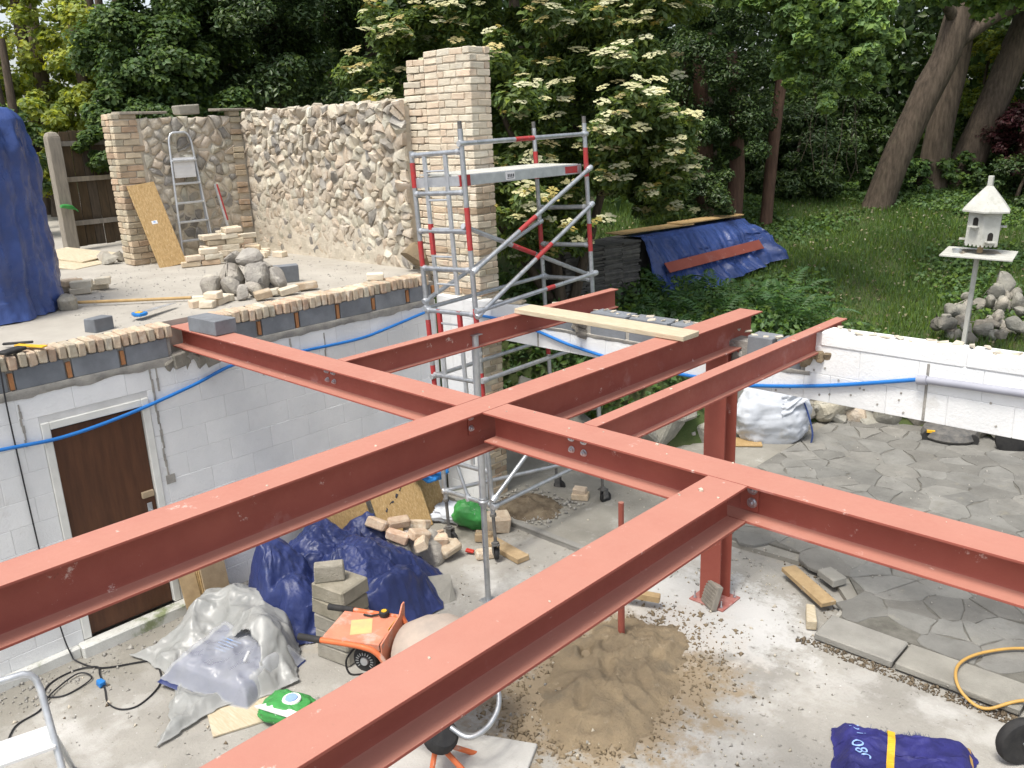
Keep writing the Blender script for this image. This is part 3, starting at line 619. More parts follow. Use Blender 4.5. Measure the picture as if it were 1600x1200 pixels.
for dy in (0,):
    for x0 in (2.115,):
        for ux in (0, .085):
            for uz in (.06, .13): bolt(bl, (x0 + .02 + ux, BC - .0045, ZT - uz), (0, -1, 0), .015)
    for ux in (0, .09):
        for uz in (.055, .125): bolt(br, (4.535 + ux, BC - .0045, ZT - uz), (0, -1, 0), .016)
# cleats where the cross beams and the near beam meet the webs
plate(a1, (A1L + A1W / 2 + .005, B0 - .03, ZT - .165), (A1L + A1W / 2 + .015, B1 + .0, ZT - .02))
for uz in (.05, .12): bolt(a1, (A1L + A1W / 2 + .015, B0 - .012, ZT - uz), (1, 0, 0), .015)
plate(a2, (A2L + A2W / 2 + .02, BC - .018, ZT - .17), (A2L + A2W / 2 + .115, BC - .006, ZT - .02))
for uz in (.055, .125): bolt(a2, (A2L + A2W / 2 + .085, BC - .018, ZT - uz), (0, -1, 0), .02)
r9 = random.Random(4); b = MB()   # mortar crumbs dropped on the flanges
for i in range(46):
    k = r9.random(); s_ = r9.uniform(.002, .006) * (2 if r9.random() < .06 else 1)
    x, y = ((r9.uniform(.6, 7), BC + r9.uniform(-.1, .1)) if k < .4 else (A1L + r9.uniform(.02, .2), r9.uniform(-3, 2.9)) if k < .65 else (A2L + r9.uniform(.02, .19), r9.uniform(-3, -.6)) if k < .75 else (A3L + r9.uniform(.02, .08), r9.uniform(-.2, 3)) if k < .88 else (A4L + r9.uniform(.02, .08), r9.uniform(-.2, 3)))
    b.box((x, y, ZT + s_ * .3), (s_ * 2, s_ * 1.4, s_), (0, 0, r9.random() * 3), s_ * .3)
b.obj('beam_crumbs', 'mortar_pale', kind='stuff')
# column under the main beam
col = empty('steel_column', (A1L + A1W / 2, 2.52, 0), label='red steel column on a bolted base plate under the main beam', cat='column')
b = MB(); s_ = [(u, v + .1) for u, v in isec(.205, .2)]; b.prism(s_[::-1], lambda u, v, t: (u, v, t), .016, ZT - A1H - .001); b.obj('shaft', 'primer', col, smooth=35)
b = MB(); b.box((0, 0, .008), (.36, .32, .016)); b.obj('base_plate', 'primer_dust', col, bevel=.003)
for sx in (-.14, .14):
    for sy in (-.12, .12):
        b = MB(); b.tube([(sx, sy, .016), (sx, sy, .085)], .007, 8); b.lathe([(.017, .016), (.017, .03), (.0, .031)], (sx, sy, 0), 6); b.obj('anchor_bolt', 'zinc', col)
# props
pp = empty('steel_post', (3.545, 1.40, 0), label='short thin red steel post standing in the sand heap', cat='post')
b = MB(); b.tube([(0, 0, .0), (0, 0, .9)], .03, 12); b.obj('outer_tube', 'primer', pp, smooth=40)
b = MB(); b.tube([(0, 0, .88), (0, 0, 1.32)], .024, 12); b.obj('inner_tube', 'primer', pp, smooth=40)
b = MB(); b.lathe([(.045, .86), (.045, .92), (.03, .921)], (0, 0, 0), 14); b.obj('collar', 'darksteel', pp, smooth=40)
b = MB(); b.box((0, 0, .004), (.14, .14, .006)); b.obj('base_plate', 'primer', pp)
pp = empty('steel_prop', (2.17, 1.125, 0), label='bright galvanised prop standing in front of the scaffold tower', cat='prop')
b = MB(); b.tube([(0, 0, 0), (0, 0, 1.05)], .027, 14); b.obj('outer_tube', 'galv', pp, smooth=40)
b = MB(); b.tube([(0, 0, 1.02), (0, 0, 2.62)], .033, 14); b.obj('sleeve_tube', 'alu', pp, smooth=40)
b = MB(); b.lathe([(.042, 1.0), (.042, 1.07), (.034, 1.072)], (0, 0, 0), 14); b.lathe([(.04, 1.02), (.055, 1.03), (.055, 1.045), (.04, 1.055)], (0, 0, 0), 14); b.obj('collar', 'galv', pp, smooth=40)
b = MB(); b.box((0, 0, .004), (.13, .13, .006)); b.box((0, 0, 2.623), (.1, .1, .006)); b.obj('end_plate', 'galv', pp)
# block on the cross beam, tile on the lintel, plank
def single(name, m, c, d, rot, label, cat, jit=.004, bevel=.006, **k):
    b = MB(); b.box((0, 0, 0), d, jit=jit); o = b.obj(name, m, bevel=bevel, label=label, cat=cat, **k); o.location = c; o.rotation_euler = rot; return o
single('concrete_block', 'greyblock', (.37, BC + .02, ZT + .067), (.44, .215, .13), (0, 0, .06), 'blue grey concrete block resting on the cross beam end', 'block')
single('concrete_block', 'greyblock', (-.36, -1.06, 2.81), (.2, .14, .12), (0, 0, PI / 2 + .3), 'short grey block on the terrace behind the brick edging', 'block')
single('timber_plank', 'timber', (3.05, 1.77, ZT + .027), (1.83, .225, .045), (0, 0, -.02), 'pale plank lying across two of the red beams', 'plank', .003, .004)
single('stone_tile', 'timber', (1.1, 2.76, 2.515), (.24, .15, .035), (0, 0, .3), 'small cream tile lying on the white wall by the tower', 'tile', .008, .01)

# pipes, cables on walls
def smooth_path(P, n=8):
    P = [Vector(p) for p in P]; out = []
    for i in range(len(P) - 1):
        p0, p1, p2, p3 = P[max(i - 1, 0)], P[i], P[i + 1], P[min(i + 2, len(P) - 1)]
        for k in range(n):
            t = k / n; out.append(.5 * ((2 * p1) + (p2 - p0) * t + (2 * p0 - 5 * p1 + 4 * p2 - p3) * t * t + (3 * p1 - p0 - 3 * p2 + p3) * t ** 3))
    return out + [P[-1]]
b = MB(); b.tube(smooth_path([(.03, -3.2, 2.1), (.03, -2.13, 2.03), (.03, -1.65, 2.0), (.03, -1.1, 2.05), (.03, -.48, 2.16), (.03, -.04, 2.262), (.03, .4, 2.25), (.03, .79, 2.23), (.03, 1.43, 2.215), (.03, 1.8, 2.25), (.03, 2.35, 2.326), (.05, 2.56, 2.34)]), .016, 10); b.obj('water_pipe', 'bluepipe', label='blue water pipe sagging along the white wall above the door', cat='pipe', smooth=60)
b = MB(); b.tube(smooth_path([(.66, LY - .025, 2.34), (1.2, LY - .025, 2.33), (1.6, LY - .025, 2.27), (2.1, LY - .025, 2.18), (2.9, LY - .025, 2.11), (3.9, LY - .025, 2.125), (4.1, LY - .025, 2.14), (4.7, LY - .025, 2.25), (5.42, LY - .025, 2.43)]), .016, 10); b.obj('water_pipe', 'bluepipe', label='blue water pipe running along the white lintel wall into a grey conduit', cat='pipe', smooth=60)
b = MB(); b.tube([(5.40, LY - .035, 2.425), (5.47, LY - .035, 2.435)], .036, 12); b.tube([(5.47, LY - .032, 2.435), (6.1, LY - .032, 2.45), (8.4, LY - .032, 2.5)], .029, 12); b.obj('conduit', 'conduit', label='grey plastic conduit clipped to the right end of the lintel wall', cat='conduit', smooth=40)
b = MB(); b.tube(smooth_path([(-.1, -2.0, 2.78), (.03, -2.01, 2.72), (.035, -2.02, 2.4), (.02, -2.015, 2.0), (.02, -2.01, 1.5), (.025, -2.0, .9), (.03, -1.97, .3), (.08, -1.95, .08), (.14, -1.93, .02), (.4, -1.82, .012), (.62, -1.5, .012), (.8, -1.5, .012), (1.02, -1.6, .012), (1.15, -1.82, .012), (1.1, -1.95, .012), (.93, -1.99, .012), (.72, -1.93, .012), (.5, -1.88, .02), (.36, -1.85, .022), (.25, -2.0, .012), (.28, -2.2, .012), (.42, -2.3, .012), (.55, -2.18, .012), (.5, -1.95, .022), (.35, -2.0, .03), (.45, -2.25, .022), (.6, -2.4, .012), (.66, -2.6, .012), (.9, -2.75, .012)], 6), .007, 6); b.obj('power_cable', 'cable', label='black cable hanging down the white wall and coiled on the floor', cat='cable', smooth=60)
b = MB(); b.box((.02, 0, .03), (.07, .05, .05), jit=.01); b.tube([(-.04, 0, .03), (.02, 0, .03)], .015, 8); o = b.obj('cable_plug', 'blueplastic', label='small blue plug on the coiled cable by the wall', cat='plug', bevel=.006); o.location = (.62, -1.93, 0)
# ================================================================ SCAFFOLD TOWER
tw = empty('scaffold_tower', (1.345, 2.62, 0), (0, -.05, 0), label='aluminium scaffold tower on castors with red banded tubes and a high platform', cat='scaffold tower')
TX, TY, TR = .36, .90, .025
def tt(name, pts, r=TR, m='galv', n=10, par=tw):
    b = MB(); b.tube(pts, r, n); return b.obj(name, m, par, smooth=40)
def band(par, p0, p1, r=TR): # red band round a tube
    b = MB(); b.tube([p0, p1], r + .0012, 12); b.obj('red_band', 'redtape', par, smooth=40)
for ix, sx in enumerate((-TX, TX)):
    for iy, sy in enumerate((-TY, TY)):
        top = 4.33 if (ix, iy) != (0, 0) else 4.17
        s_ = tt('standard', [(sx, sy, .5), (sx, sy, top)])
        bz = [(3.78, 4.08), (2.98, 3.28)] if iy else [(3.22, 3.62), (2.45, 2.66)] if ix else [(3.82, 4.06), (3.05, 3.3), (2.3, 2.5)]
        for z0, z1 in bz + [(1.75, 2.02)]: band(s_, (sx, sy, z0), (sx, sy, z1))
        if iy or ix:
            b = MB(); b.tube([(sx, sy, top - .01), (sx, sy, top + .01), (sx, sy, top + .07)], [.021, .021, .021], 10); b.obj('spigot', 'darksteel', s_, smooth=40)
        for zz in (2.14, 2.20):
            b = MB(); b.tube([(sx, sy, zz), (sx, sy, zz + .03)], .031, 12); b.obj('joint_collar', 'alu', s_, smooth=40)
        # adjustable leg and castor
        lg = tt('adjustable_leg', [(sx, sy, .2), (sx, sy, .58)], .018, 'darksteel')
        b = MB(); b.lathe([(.034, .5), (.034, .53), (.02, .531)], (sx, sy, 0), 10); b.obj('adjuster_nut', 'darksteel', lg)
        b = MB(); b.lathe([(.036, .18), (.036, .21), (.02, .215)], (sx, sy, 0), 10); b.obj('lock_collar', 'darksteel', lg)
        cw = MB(); a_ = random.random() * 3; dx, dy = math.cos(a_), math.sin(a_)
        cw.lathe([(.045, -.02), (.07, -.02), (.075, -.012), (.075, .012), (.07, .02), (.045, .02)], (sx + dx * .035, sy + dy * .035, .076), 16, (-dy, dx, 0)); w_ = cw.obj('castor_wheel', 'black', tw, smooth=40)
        cw = MB()
        for q in (-.032, .032): cw.box((sx + dx * .018 - dy * q, sy + dy * .018 + dx * q, .13), (.07, .008, .12), (0, 0, a_), 0)
        cw.box((sx, sy, .186), (.09, .08, .012), (0, 0, a_)); cw.obj('castor_fork', 'darksteel', tw)
for sy, zs in ((-TY, (4.13, 3.76, 3.4, 3.03, 2.6, 1.92, 1.42, .98, .62)), (TY, (3.46, 3.05, 2.67, 1.9, 1.4, .9))):
    for k, zz in enumerate(zs):
        o = tt('cross_tube', [(-TX, sy, zz), (TX, sy, zz)])
        for xx in (-TX + .045, TX - .045):
            b = MB(); b.tube([(xx - .02, sy, zz), (xx + .02, sy, zz)], .031, 10); b.obj('end_clip', 'alu', o, smooth=40)
# ladder section inside the near frame
for (z0, z1) in ((2.78, 4.12), (1.02, 2.62)):
    for k, xx in enumerate((-.17, .13)):
        b = MB(); b.box((xx, -TY - .005, (z0 + z1) / 2), (.045, .028, z1 - z0)); q = b.obj('ladder_stile', 'alu', tw, bevel=.004)
        if k == 0 and z0 > 2:
            b = MB(); b.box((xx, -TY - .005, 3.32), (.047, .03, .3)); b.obj('red_band', 'redtape', q)
        if z0 < 2:
            b = MB(); b.box((xx, -TY - .005, 2.42), (.047, .03, .4)); b.obj('red_band', 'redtape', q)
    zz = z0 + .1
    while zz < z1: tt('ladder_rung', [(-.17, -TY - .005, zz), (.13, -TY - .005, zz)], .011, 'alu', 8); zz += .272
# side rails and braces
def brace(p0, p1, bands=(), r=.023, m='galv'):
    o = tt('brace', [p0, p1], r, m); a, c = Vector(p0), Vector(p1)
    for t0, t1 in bands: band(o, a.lerp(c, t0), a.lerp(c, t1), r)
    d = (c - a).normalized()
    for q in (a, c):
        b = MB(); b.lathe([(.03, -.035), (.034, 0), (.03, .035)], q, 8, d); b.obj('brace_claw', 'alu', o, smooth=50)
XR = TX + .04
brace((TX, -TY, 4.2), (TX, TY, 4.22), ((.4, .55),))
brace((XR, -TY, 3.03), (XR, TY, 3.86), ((.36, .5),)); brace((XR, -TY, 2.6), (XR, TY, 3.48), ((.48, .62),)); brace((TX - .04, -TY, 3.44), (TX - .04, TY, 2.72), ((.34, .52),))
brace((XR, -TY, 2.64), (XR, TY, 2.74), ((.55, .62),)); brace((-TX, -TY, 2.7), (-TX, TY, 3.3)); brace((-TX, -TY, 2.62), (-TX, TY, 2.68))
brace((XR, -TY, 1.95), (XR, TY, 1.98)); brace((XR, -TY, .7), (XR, TY, 1.8)); brace((-TX, -TY, 1.7), (-TX, TY, .7)); brace((XR, -TY, .62), (XR, TY, .64)); brace((-TX, -TY, 1.9), (-TX, TY, 1.93)); brace((TX, TY, .6), (-TX, -TY, .62)); brace((0, -TY, .62), (-.3, -TY, 1.42), r=.02)
# platform
b = MB(); b.box((-.02, 0, 3.925), (.58, 1.74, .018), (0, .05, 0)); b.obj('platform_deck', 'birdwhite', tw)
for xx in (-.325, .285):
    b = MB(); b.box((xx, 0, 3.865), (.03, 1.78, .1)); pf = b.obj('platform_beam', 'alu', tw, bevel=.004)
b = MB(); b.box((.285, -.83, 3.865), (.033, .13, .102)); b.obj('red_band', 'redtape', pf)
b = MB(); b.box((.285, .72, 3.865), (.033, .2, .07)); b.obj('red_band', 'redtape', pf)
b = MB(); b.box((.3012, -.22, 3.868), (.002, .13, .075)); b.obj('platform_label', 'paperwhite', pf)
b = MB()
for i in range(4): b.box((.3026, -.25 + .025 * i, 3.87), (.001, .016, .03))
b.box((.3026, -.22, 3.845), (.001, .09, .006)); b.obj('label_print', 'inkdark', pf)
for sy in (-TY, TY):
    b = MB(); b.box((-.02, sy * .985, 3.865), (.62, .03, .09)); b.obj('platform_end', 'alu', tw)

# ================================================================ STEPLADDERS
def stepladder(loc, rot, H, w0, w1, label, lean, treads, plat_z, back=True, topr=.12):
    r = empty('stepladder', loc, rot, label=label, cat='stepladder')
    # front frame: one bent tube (two stiles joined by the top loop)
    P = lambda s, z: (s * (w0 + (w1 - w0) * z / H) / 2, lean * z / H, z)
    path = [P(-1, 0), P(-1, H - topr)] + [((w1 / 2 - topr * .6 * (1 - math.cos(a))) * -1, lean, H - topr + topr * math.sin(a)) for a in (.5, 1.0, PI / 2)] + [((w1 / 2 - topr * .6 * (1 - math.cos(a))), lean, H - topr + topr * math.sin(a)) for a in (PI / 2, 1.0, .5)] + [P(1, H - topr), P(1, 0)]
    b = MB(); b.tube(path, .024 if back else .0155, 8); b.obj('front_frame', 'alu', r, smooth=50)
    for zz in treads:
        wd = (w0 + (w1 - w0) * zz / H); b = MB(); b.box((0, lean * zz / H + .015, zz), (wd, .075, .022))
        for q in (-.024, -.008, .008, .024): b.box((0, lean * zz / H + .015 + q, zz + .0125), (wd - .02, .006, .003))
        tr0 = b.obj('tread', 'alu', r, bevel=.002)
        if back:
            for s in (-1, 1):
                b = MB(); b.box((s * (wd / 2 - .01), lean * zz / H + .015, zz), (.03, .085, .03)); b.obj('tread_clip', 'blueplastic', tr0, bevel=.004)
    wd = w0 + (w1 - w0) * plat_z / H; py = lean * plat_z / H
    b = MB(); b.box((0, py + .09, plat_z), (wd, .26, .025)); b.obj('top_platform', 'paperwhite' if back else 'alu', r, (), .003)
    if back:
        for s in (-1, 1):
            b = MB(); b.tube([(s * wd / 2, py + .12, plat_z - .02), (s * (w0 / 2 + .02), py + .62, .01)], .019, 8); b.obj('rear_leg', 'alu', r, smooth=40)
            b = MB(); b.box((s * (w0 / 2), 0, .02), (.05, .05, .05)); b.obj('rubber_foot', 'blueplastic', r, bevel=.006)
            b = MB(); b.tube([(s * w0 * .48, lean * .45, H * .36), (s * wd / 2, py + .25, plat_z - .16)], .009, 6); b.obj('stay', 'alu', r, smooth=40)
    return r
# on the terrace against the side wall: folded, leaning
r = stepladder((-3.80, 1.69, 2.755), (0, 0, PI / 2), 1.66, .47, .30, 'aluminium stepladder leaning on the terrace stone wall', .11, (.25, .5, .75, 1.0), 1.3, False)
b = MB(); b.box((0, .085, 1.21), (.30, .012, .26)); 
for q in range(5): b.box((0, .078, 1.11 + q * .05), (.29, .006, .012))
b.obj('folded_platform', 'paperwhite', r)
for s in (-1, 1):
    b = MB(); b.tube([(s * .22, .05, .0), (s * .17, .1, 1.2)], .011, 6); b.obj('rear_leg', 'alu', r, smooth=40)
# foreground bottom left
r = stepladder((2.25, -2.99, 0), (0, 0, R(75)), 1.12, .56, .44, 'paint splashed aluminium stepladder open in the near left corner', .42, (.24, .48), .66, True)
# ================================================================ THINGS ON THE TERRACE
TZ = 2.752
# blue tarpaulin over a tall stack
def cover(u, v):
    a = 2 * PI * u; z = 1.93 * v
    prof = 1.0 + .05 * math.sin(PI * v) - .10 * max(0, v - .93) / .07
    ex, ey = .84, .7
    n = 2.6; c, s_ = math.cos(a), math.sin(a); q = (abs(c) ** n + abs(s_) ** n) ** (-1 / n)
    f = .075 * (ridge(c * 2.2 + z * .7, s_ * 2.2 - z * .3, z * .25 + 4) - .3) + .05 * fbm(c * 2, s_ * 2, z * 1.4, 4, 1.3) + .028 * ridge(c * 4 + z * 1.3, s_ * 4, z * .5, 1.5) + .016 * ridge(c * 8, s_ * 8 + z * 2, z * 2) + .007 * ridge(c * 19, s_ * 19, z * 7)
    flare = .05 * max(0, .12 - v) / .12
    r = q * (prof + f + flare)
    if v > .985: r *= max(0, (1 - v) / .015) ; z = 1.90 + .03 * (1 - r) + .015 * fbm(c * r * 3, s_ * r * 3, 0)
    z += .05 * math.sin(a + 1.2) * v + (.03 * fbm(c * 3, s_ * 3, 1) if v < .1 else 0)
    x, y = c * r * ex, s_ * r * ey; ro = .62
    return (x * math.cos(ro) - y * math.sin(ro), x * math.sin(ro) + y * math.cos(ro), max(z, .004 + .02 * abs(fbm(c * 5, s_ * 5, 2))))
o = grid_obj('tarpaulin', cover, 220, 150, 'blue', label='tall blue tarpaulin draped over a stack at the left terrace edge', cat='tarpaulin'); o.location = (-2.30, -1.66, TZ)
md = o.modifiers.new('weld', 'WELD'); md.merge_threshold = .0008
single('concrete_lump', 'rock', (-1.72, -1.04, TZ + .06), (.2, .15, .13), (0, .1, .4), 'broken mortar lump on the foot of the blue cover', 'stone', .03, .03)
single('concrete_lump', 'rock', (-1.62, -.85, TZ + .07), (.13, .12, .15), (.2, .1, 1), 'small rounded lump at the end of the wooden pole', 'stone', .03, .03)
# pole, saw, square, black strap, ply sheets
b = MB(); b.tube([(-1.85, -.92, TZ + .05), (-1.4, -.42, TZ + .04), (-.93, .1, TZ + .035)], .016, 10); b.obj('wooden_pole', 'timber_tan', label='long wooden handle lying across the pale terrace', cat='pole', smooth=60)
sw = empty('hand_saw', (-.6, -.42, TZ), (0, 0, R(118) + PI), label='hand saw with blue and yellow grip beside the terrace edge', cat='saw')
b = MB(); b.prism([(-.28, -.02), (.2, -.06), (.2, .055), (-.28, .02)], lambda u, v, h: (u, v, .05 + h + .02 * (u + .3)), 0, .003); b.obj('blade', 'alu', sw)
b = MB(); b.prism([(.19, -.06), (.26, -.08), (.3, -.03), (.31, .05), (.24, .07), (.19, .05)], lambda u, v, h: (u, v, .05 + h), -.012, .018); b.obj('handle', 'blueplastic', sw, bevel=.006)
b = MB(); b.box((.25, 0, .07), (.05, .06, .01)); b.obj('grip_insert', 'yellow', sw, bevel=.003)
sq = empty('roofing_square', (-.10, -1.72, 2.765), (0, 0, R(25)), label='yellow square tool lying on the brick edging', cat='tool')
b = MB(); b.box((0, 0, .02), (.3, .055, .012)); b.obj('blade', 'yellow', sq, bevel=.002)
b = MB(); b.box((-.02, -.16, .02), (.1, .2, .03)); b.box((-.2, .06, .02), (.24, .03, .02), (0, 0, .5)); b.obj('handle', 'black', sq, bevel=.008)
for i, (x, y, rz, l) in enumerate(((-5.35, .62, .35, 'pale plywood sheet on the ground between fence and tarp, upper of two'), (-5.0, .35, .42, 'pale plywood sheet lying nearest the tarp, lower of two'))):
    single('plywood_sheet', 'timber', (x, y, TZ + .03 + .05 * (1 - i)), (1.0, .62, .018), (.05 * (1 - i), .06, rz), l, 'board', .004, .002)
for i, (x, y) in enumerate(((-4.75, .78), (-4.62, .95), (-4.5, .75))):
    o = mobj('stone', hull_mesh('stone', 'rock', 14, 40 + i), None, (x, y, TZ + .07), (i, .3, i * 2), (.28, .2, .16), label=('dark flat stone at the base of the quoins', 'rounded dark stone beside the plywood sheets', 'small dark stone just in front of the quoin end')[i], cat='stone')
# leaning osb strip, spirit level
b = MB(); b.box((0, 0, .56), (.022, .36, 1.12), jit=.003); o = b.obj('osb_board', 'osb', bevel=.002, label='tall osb strip leaning against the brick quoins', cat='board'); o.location = (-3.50, 1.16, TZ); o.rotation_euler = (R(6), R(-21), R(-4))
b = MB(); b.box((.0122, -.02, .6), (.002, .075, .045)); b.obj('board_label', 'paperwhite', o)
b = MB(); b.box((.0136, -.02, .605), (.001, .03, .02)); b.obj('label_print', 'inkblue', o)
lv = empty('spirit_level', (-3.78, 2.16, TZ + .34), (R(6), R(-9), 0), label='red and silver spirit level leaning by the brick stack', cat='spirit level')
b = MB(); b.box((0, 0, .32), (.022, .035, .64)); b.obj('body', 'alu', lv, bevel=.003)
b = MB(); b.box((.0, .021, .38), (.026, .026, .5)); b.obj('red_face', 'redtape', lv, bevel=.003)
tr_ = empty('trowel', (-3.52, 2.22, TZ), (0, 0, .5), label='red handled trowel on the floor by the rubble corner', cat='trowel')
b = MB(); b.box((.05, 0, .06), (.16, .05, .035), jit=.006); b.obj('handle', 'redplastic', tr_, bevel=.008)
b = MB(); b.prism([(-.2, 0), (-.05, -.05), (-.03, .05)], lambda u, v, h: (u, v, .03 + h), 0, .003); b.obj('blade', 'darksteel', tr_)
# reclaimed brick stacks
LB = [brick_mesh('loose_brick', 'brick_pale', .1, .12, (.215, .1, .065)) for _ in range(4)] + [brick_mesh('loose_brick', 'brick', .1, .12, (.215, .1, .065)) for _ in range(2)]
def lbrick(x, y, z, rz, label, group, sc=1.0, rx=0, ry=0, ms=None, cat='brick'):
    k = 1.08
    return mobj('brick', random.choice(ms or LB), None, (x, y, z), (rx, ry, rz), (.215 * k * sc, .102 * k, .066 * k), label=label, cat=cat, group=group)
def stack(x, y, cols, rz, label, group, n, step=.24):
    c, s_ = math.cos(rz), math.sin(rz)
    for i, hgt in enumerate(cols):
        for k in range(hgt):
            for d in range(n):
                u = i * step + random.uniform(-.012, .012) + (.06 if k % 2 else 0); v = d * .118
                lb_ = label if hgt < 4 else label + ', ' + ('bottom', 'second', 'third', 'fourth', 'fifth', 'top')[k] + ' course ' + ('left', 'right')[i] + ' end' + ((', near row', ', far row')[d] if n > 1 else '')
                lbrick(x + u * c - v * s_, y + u * s_ + v * c, TZ + .036 + k * .0725, rz + random.uniform(-.06, .06), lb_, group)
stack(-3.18, 1.24, [2, 3], R(72), 'cream reclaimed brick in the low stack at the foot of the osb strip', 'bricks in the low stack by the osb strip', 1)
stack(-3.28, 1.62, [5, 6], R(76), 'cream brick of the tall stack below the stepladder', 'bricks in the tall stack below the stepladder', 2, .23)
stack(-3.62, 2.02, [5, 4], R(80), 'cream brick of the rear stack under the spirit level', 'bricks in the rear stack under the level', 1, .23)
for i, (x, y, rz) in enumerate(((-3.28, 2.10, .3), (-3.2, 2.28, 1.2), (-3.4, 2.42, .2), (-3.35, 2.24, .9), (-2.9, 2.38, .15), (-3.05, 2.18, .6))):
    lbrick(x, y, TZ + .036 + (.07 if i == 3 else 0), rz, 'loose cream brick lying in the inner corner of the terrace walls', 'loose bricks in the wall corner', random.uniform(.6, 1))
for i in range(9):
    lbrick(-2.7 + (i % 3) * .13 + random.uniform(-.02, .02), -.42 + ((i // 3) % 2) * .24 + random.uniform(-.02, .02), TZ + .036 + .0725 * (i // 5), R(70) + random.uniform(-.25, .25), 'pale brick in the small pile right of the blue cover', 'bricks in the pile by the blue cover', random.uniform(.6, 1))
lbrick(-.2, 1.9, 2.80, .9, 'single tan brick lying flat on the brick edging', None, .8)
# rubble heap: stones, bricks and a grey block
HS = [hull_mesh('heap_stone', 'stone_grey', 24, 60 + i, .85, 1) for i in range(6)]
heap = [(-1.0, .62, .15, .42), (-.74, .78, .16, .4), (-.98, .98, .18, .36), (-1.22, .74, .13, .34), (-.82, .5, .1, .26), (-.68, .98, .12, .3), (-.56, .6, .08, .22), (-1.12, .42, .09, .28), (-.88, .78, .36, .34), (-1.08, .7, .34, .26), (-.5, .44, .07, .2)]
for i, (x, y, z, s_) in enumerate(heap):
    mobj('rubble_stone', HS[i % 6], None, (x, y, TZ + z), (random.random() * 3, random.random() * 3, random.random() * 6), (s_, s_ * random.uniform(.75, 1), s_ * .85), label='grey rubble stone in the heap on the terrace edge', cat='stone', group='stones of the terrace rubble heap')
single('concrete_block', 'greyblock', (-1.05, 1.22, TZ + .1), (.42, .1, .19), (.1, 0, R(70)), 'grey block standing behind the terrace rubble heap', 'block')
for i, (x, y, z, rz) in enumerate(((-.62, .3, .036, .4), (-.7, .12, .036, 1.1), (-.5, .12, .1, .5), (-.52, .2, .036, 2), (-.3, .55, .06, 1.2), (-.32, .86, .05, 1.4), (-.42, .7, .04, .8), (-.58, -.02, .036, 1.5), (-.44, .02, .036, .7), (-.38, 1.12, .05, 1.2))):
    lbrick(x, y, TZ + z, rz, 'broken brick scattered in front of the terrace rubble heap', 'broken bricks along the terrace edge', random.uniform(.6, 1), random.uniform(-.15, .15), random.uniform(-.15, .15))
# coping pieces on the walls
single('coping_board', 'oldwood', (-4.06, 1.27, 4.675), (.26, .62, .035), (0, .02, 0), 'grey board lying on the quoin end of the wall', 'board')
single('coping_block', 'conblock', (-4.08, 1.92, 4.70), (.2, .3, .12), (.03, 0, 0), 'grey block on the middle of the side wall', 'block', .01, .015)
single('coping_board', 'oldwood', (-4.02, 2.55, 4.69), (.26, .55, .035), (0, .03, .1), 'weathered board on the corner of the terrace walls', 'board')
mobj('boulder', hull_mesh('boulder', 'sand', 18, 5), None, (-.30, 2.56, 2.92), (.3, .2, .5), (.36, .26, .34), label='yellow boulder built in at the foot of the brick shaft', cat='stone')
gl = empty('work_glove', (-6.30, .98, 3.42), (.3, .4, .2), label='green and dark work glove hung on the fence post', cat='glove'); gl.scale = (.65, .65, .65)
b = MB(); b.tube([(0, -.14, .08), (0, -.06, .05), (.0, .03, .0)], [.035, .05, .055], 8); b.obj('cuff', 'green', gl, smooth=60)
b = MB(); b.tube([(0, .02, .0), (.0, .1, -.05), (0, .17, -.12)], [.055, .05, .02], 8)
for q in (-.03, 0, .03): b.tube([(q, .12, -.06), (q * 1.2, .19, -.14), (q * 1.3, .21, -.19)], [.016, .015, .01], 6)
b.obj('fingers', 'green', gl, smooth=60)
# ================================================================ COURTYARD THINGS
def crumple(x, y, s, seed=0, n=3):
    v, a, f = 0, 1.0, s
    for i in range(n): v += a * ridge(x + seed, y - seed, seed * .3 + i, f); a *= .5; f *= 1.9
    return v / 1.7
# osb sheets leaning on the white wall, ply stack by the door
def leaner(name, m, y, wd, hgt, x0, ang, label, rz=0, th=.012, cat='board'):
    b = MB(); b.box((0, 0, hgt / 2), (th, wd, hgt), jit=.002); o = b.obj(name, m, bevel=.0015, label=label, cat=cat); o.location = (x0, y, .01); o.rotation_euler = (0, -R(ang), rz); return o
o = leaner('osb_board', 'osb', .82, .8, .9, .40, 24, 'osb sheet leaning low on the white wall, left of two', .05)
o = leaner('osb_board', 'osb', 1.55, .66, .98, .50, 26, 'osb sheet with dark stencil marks leaning on the white wall', -.06)
b = MB()
for i in range(9): b.box((.0075, -.18 + (i % 5) * .085, .34 + (i // 5) * .2 + (i % 5) * .055), (.002, .055, .022), (R(35) + random.uniform(-.3, .3), 0, 0), .008)
b.obj('stencil_mark', 'inkdark', o, kind='stuff')
leaner('osb_board', 'osb', 2.02, .4, .95, .36, 20, 'narrow brown board leaning in the corner behind the stencilled sheet', -.1)
for i in range(5):
    leaner('osb_board', 'osb' if i != 4 else 'timber_tan', -.66 + .01 * i, .26, .92 - .02 * i, .13 + .03 * i, 5 + .6 * i, ('innermost', 'second', 'middle', 'fourth', 'outermost')[i] + ' upright offcut in the stack of boards beside the door', .1, .018)
leaner('osb_board', 'timber_tan', -.86, .16, .62, .24, 14, 'short brown offcut at the door side of the board stack')
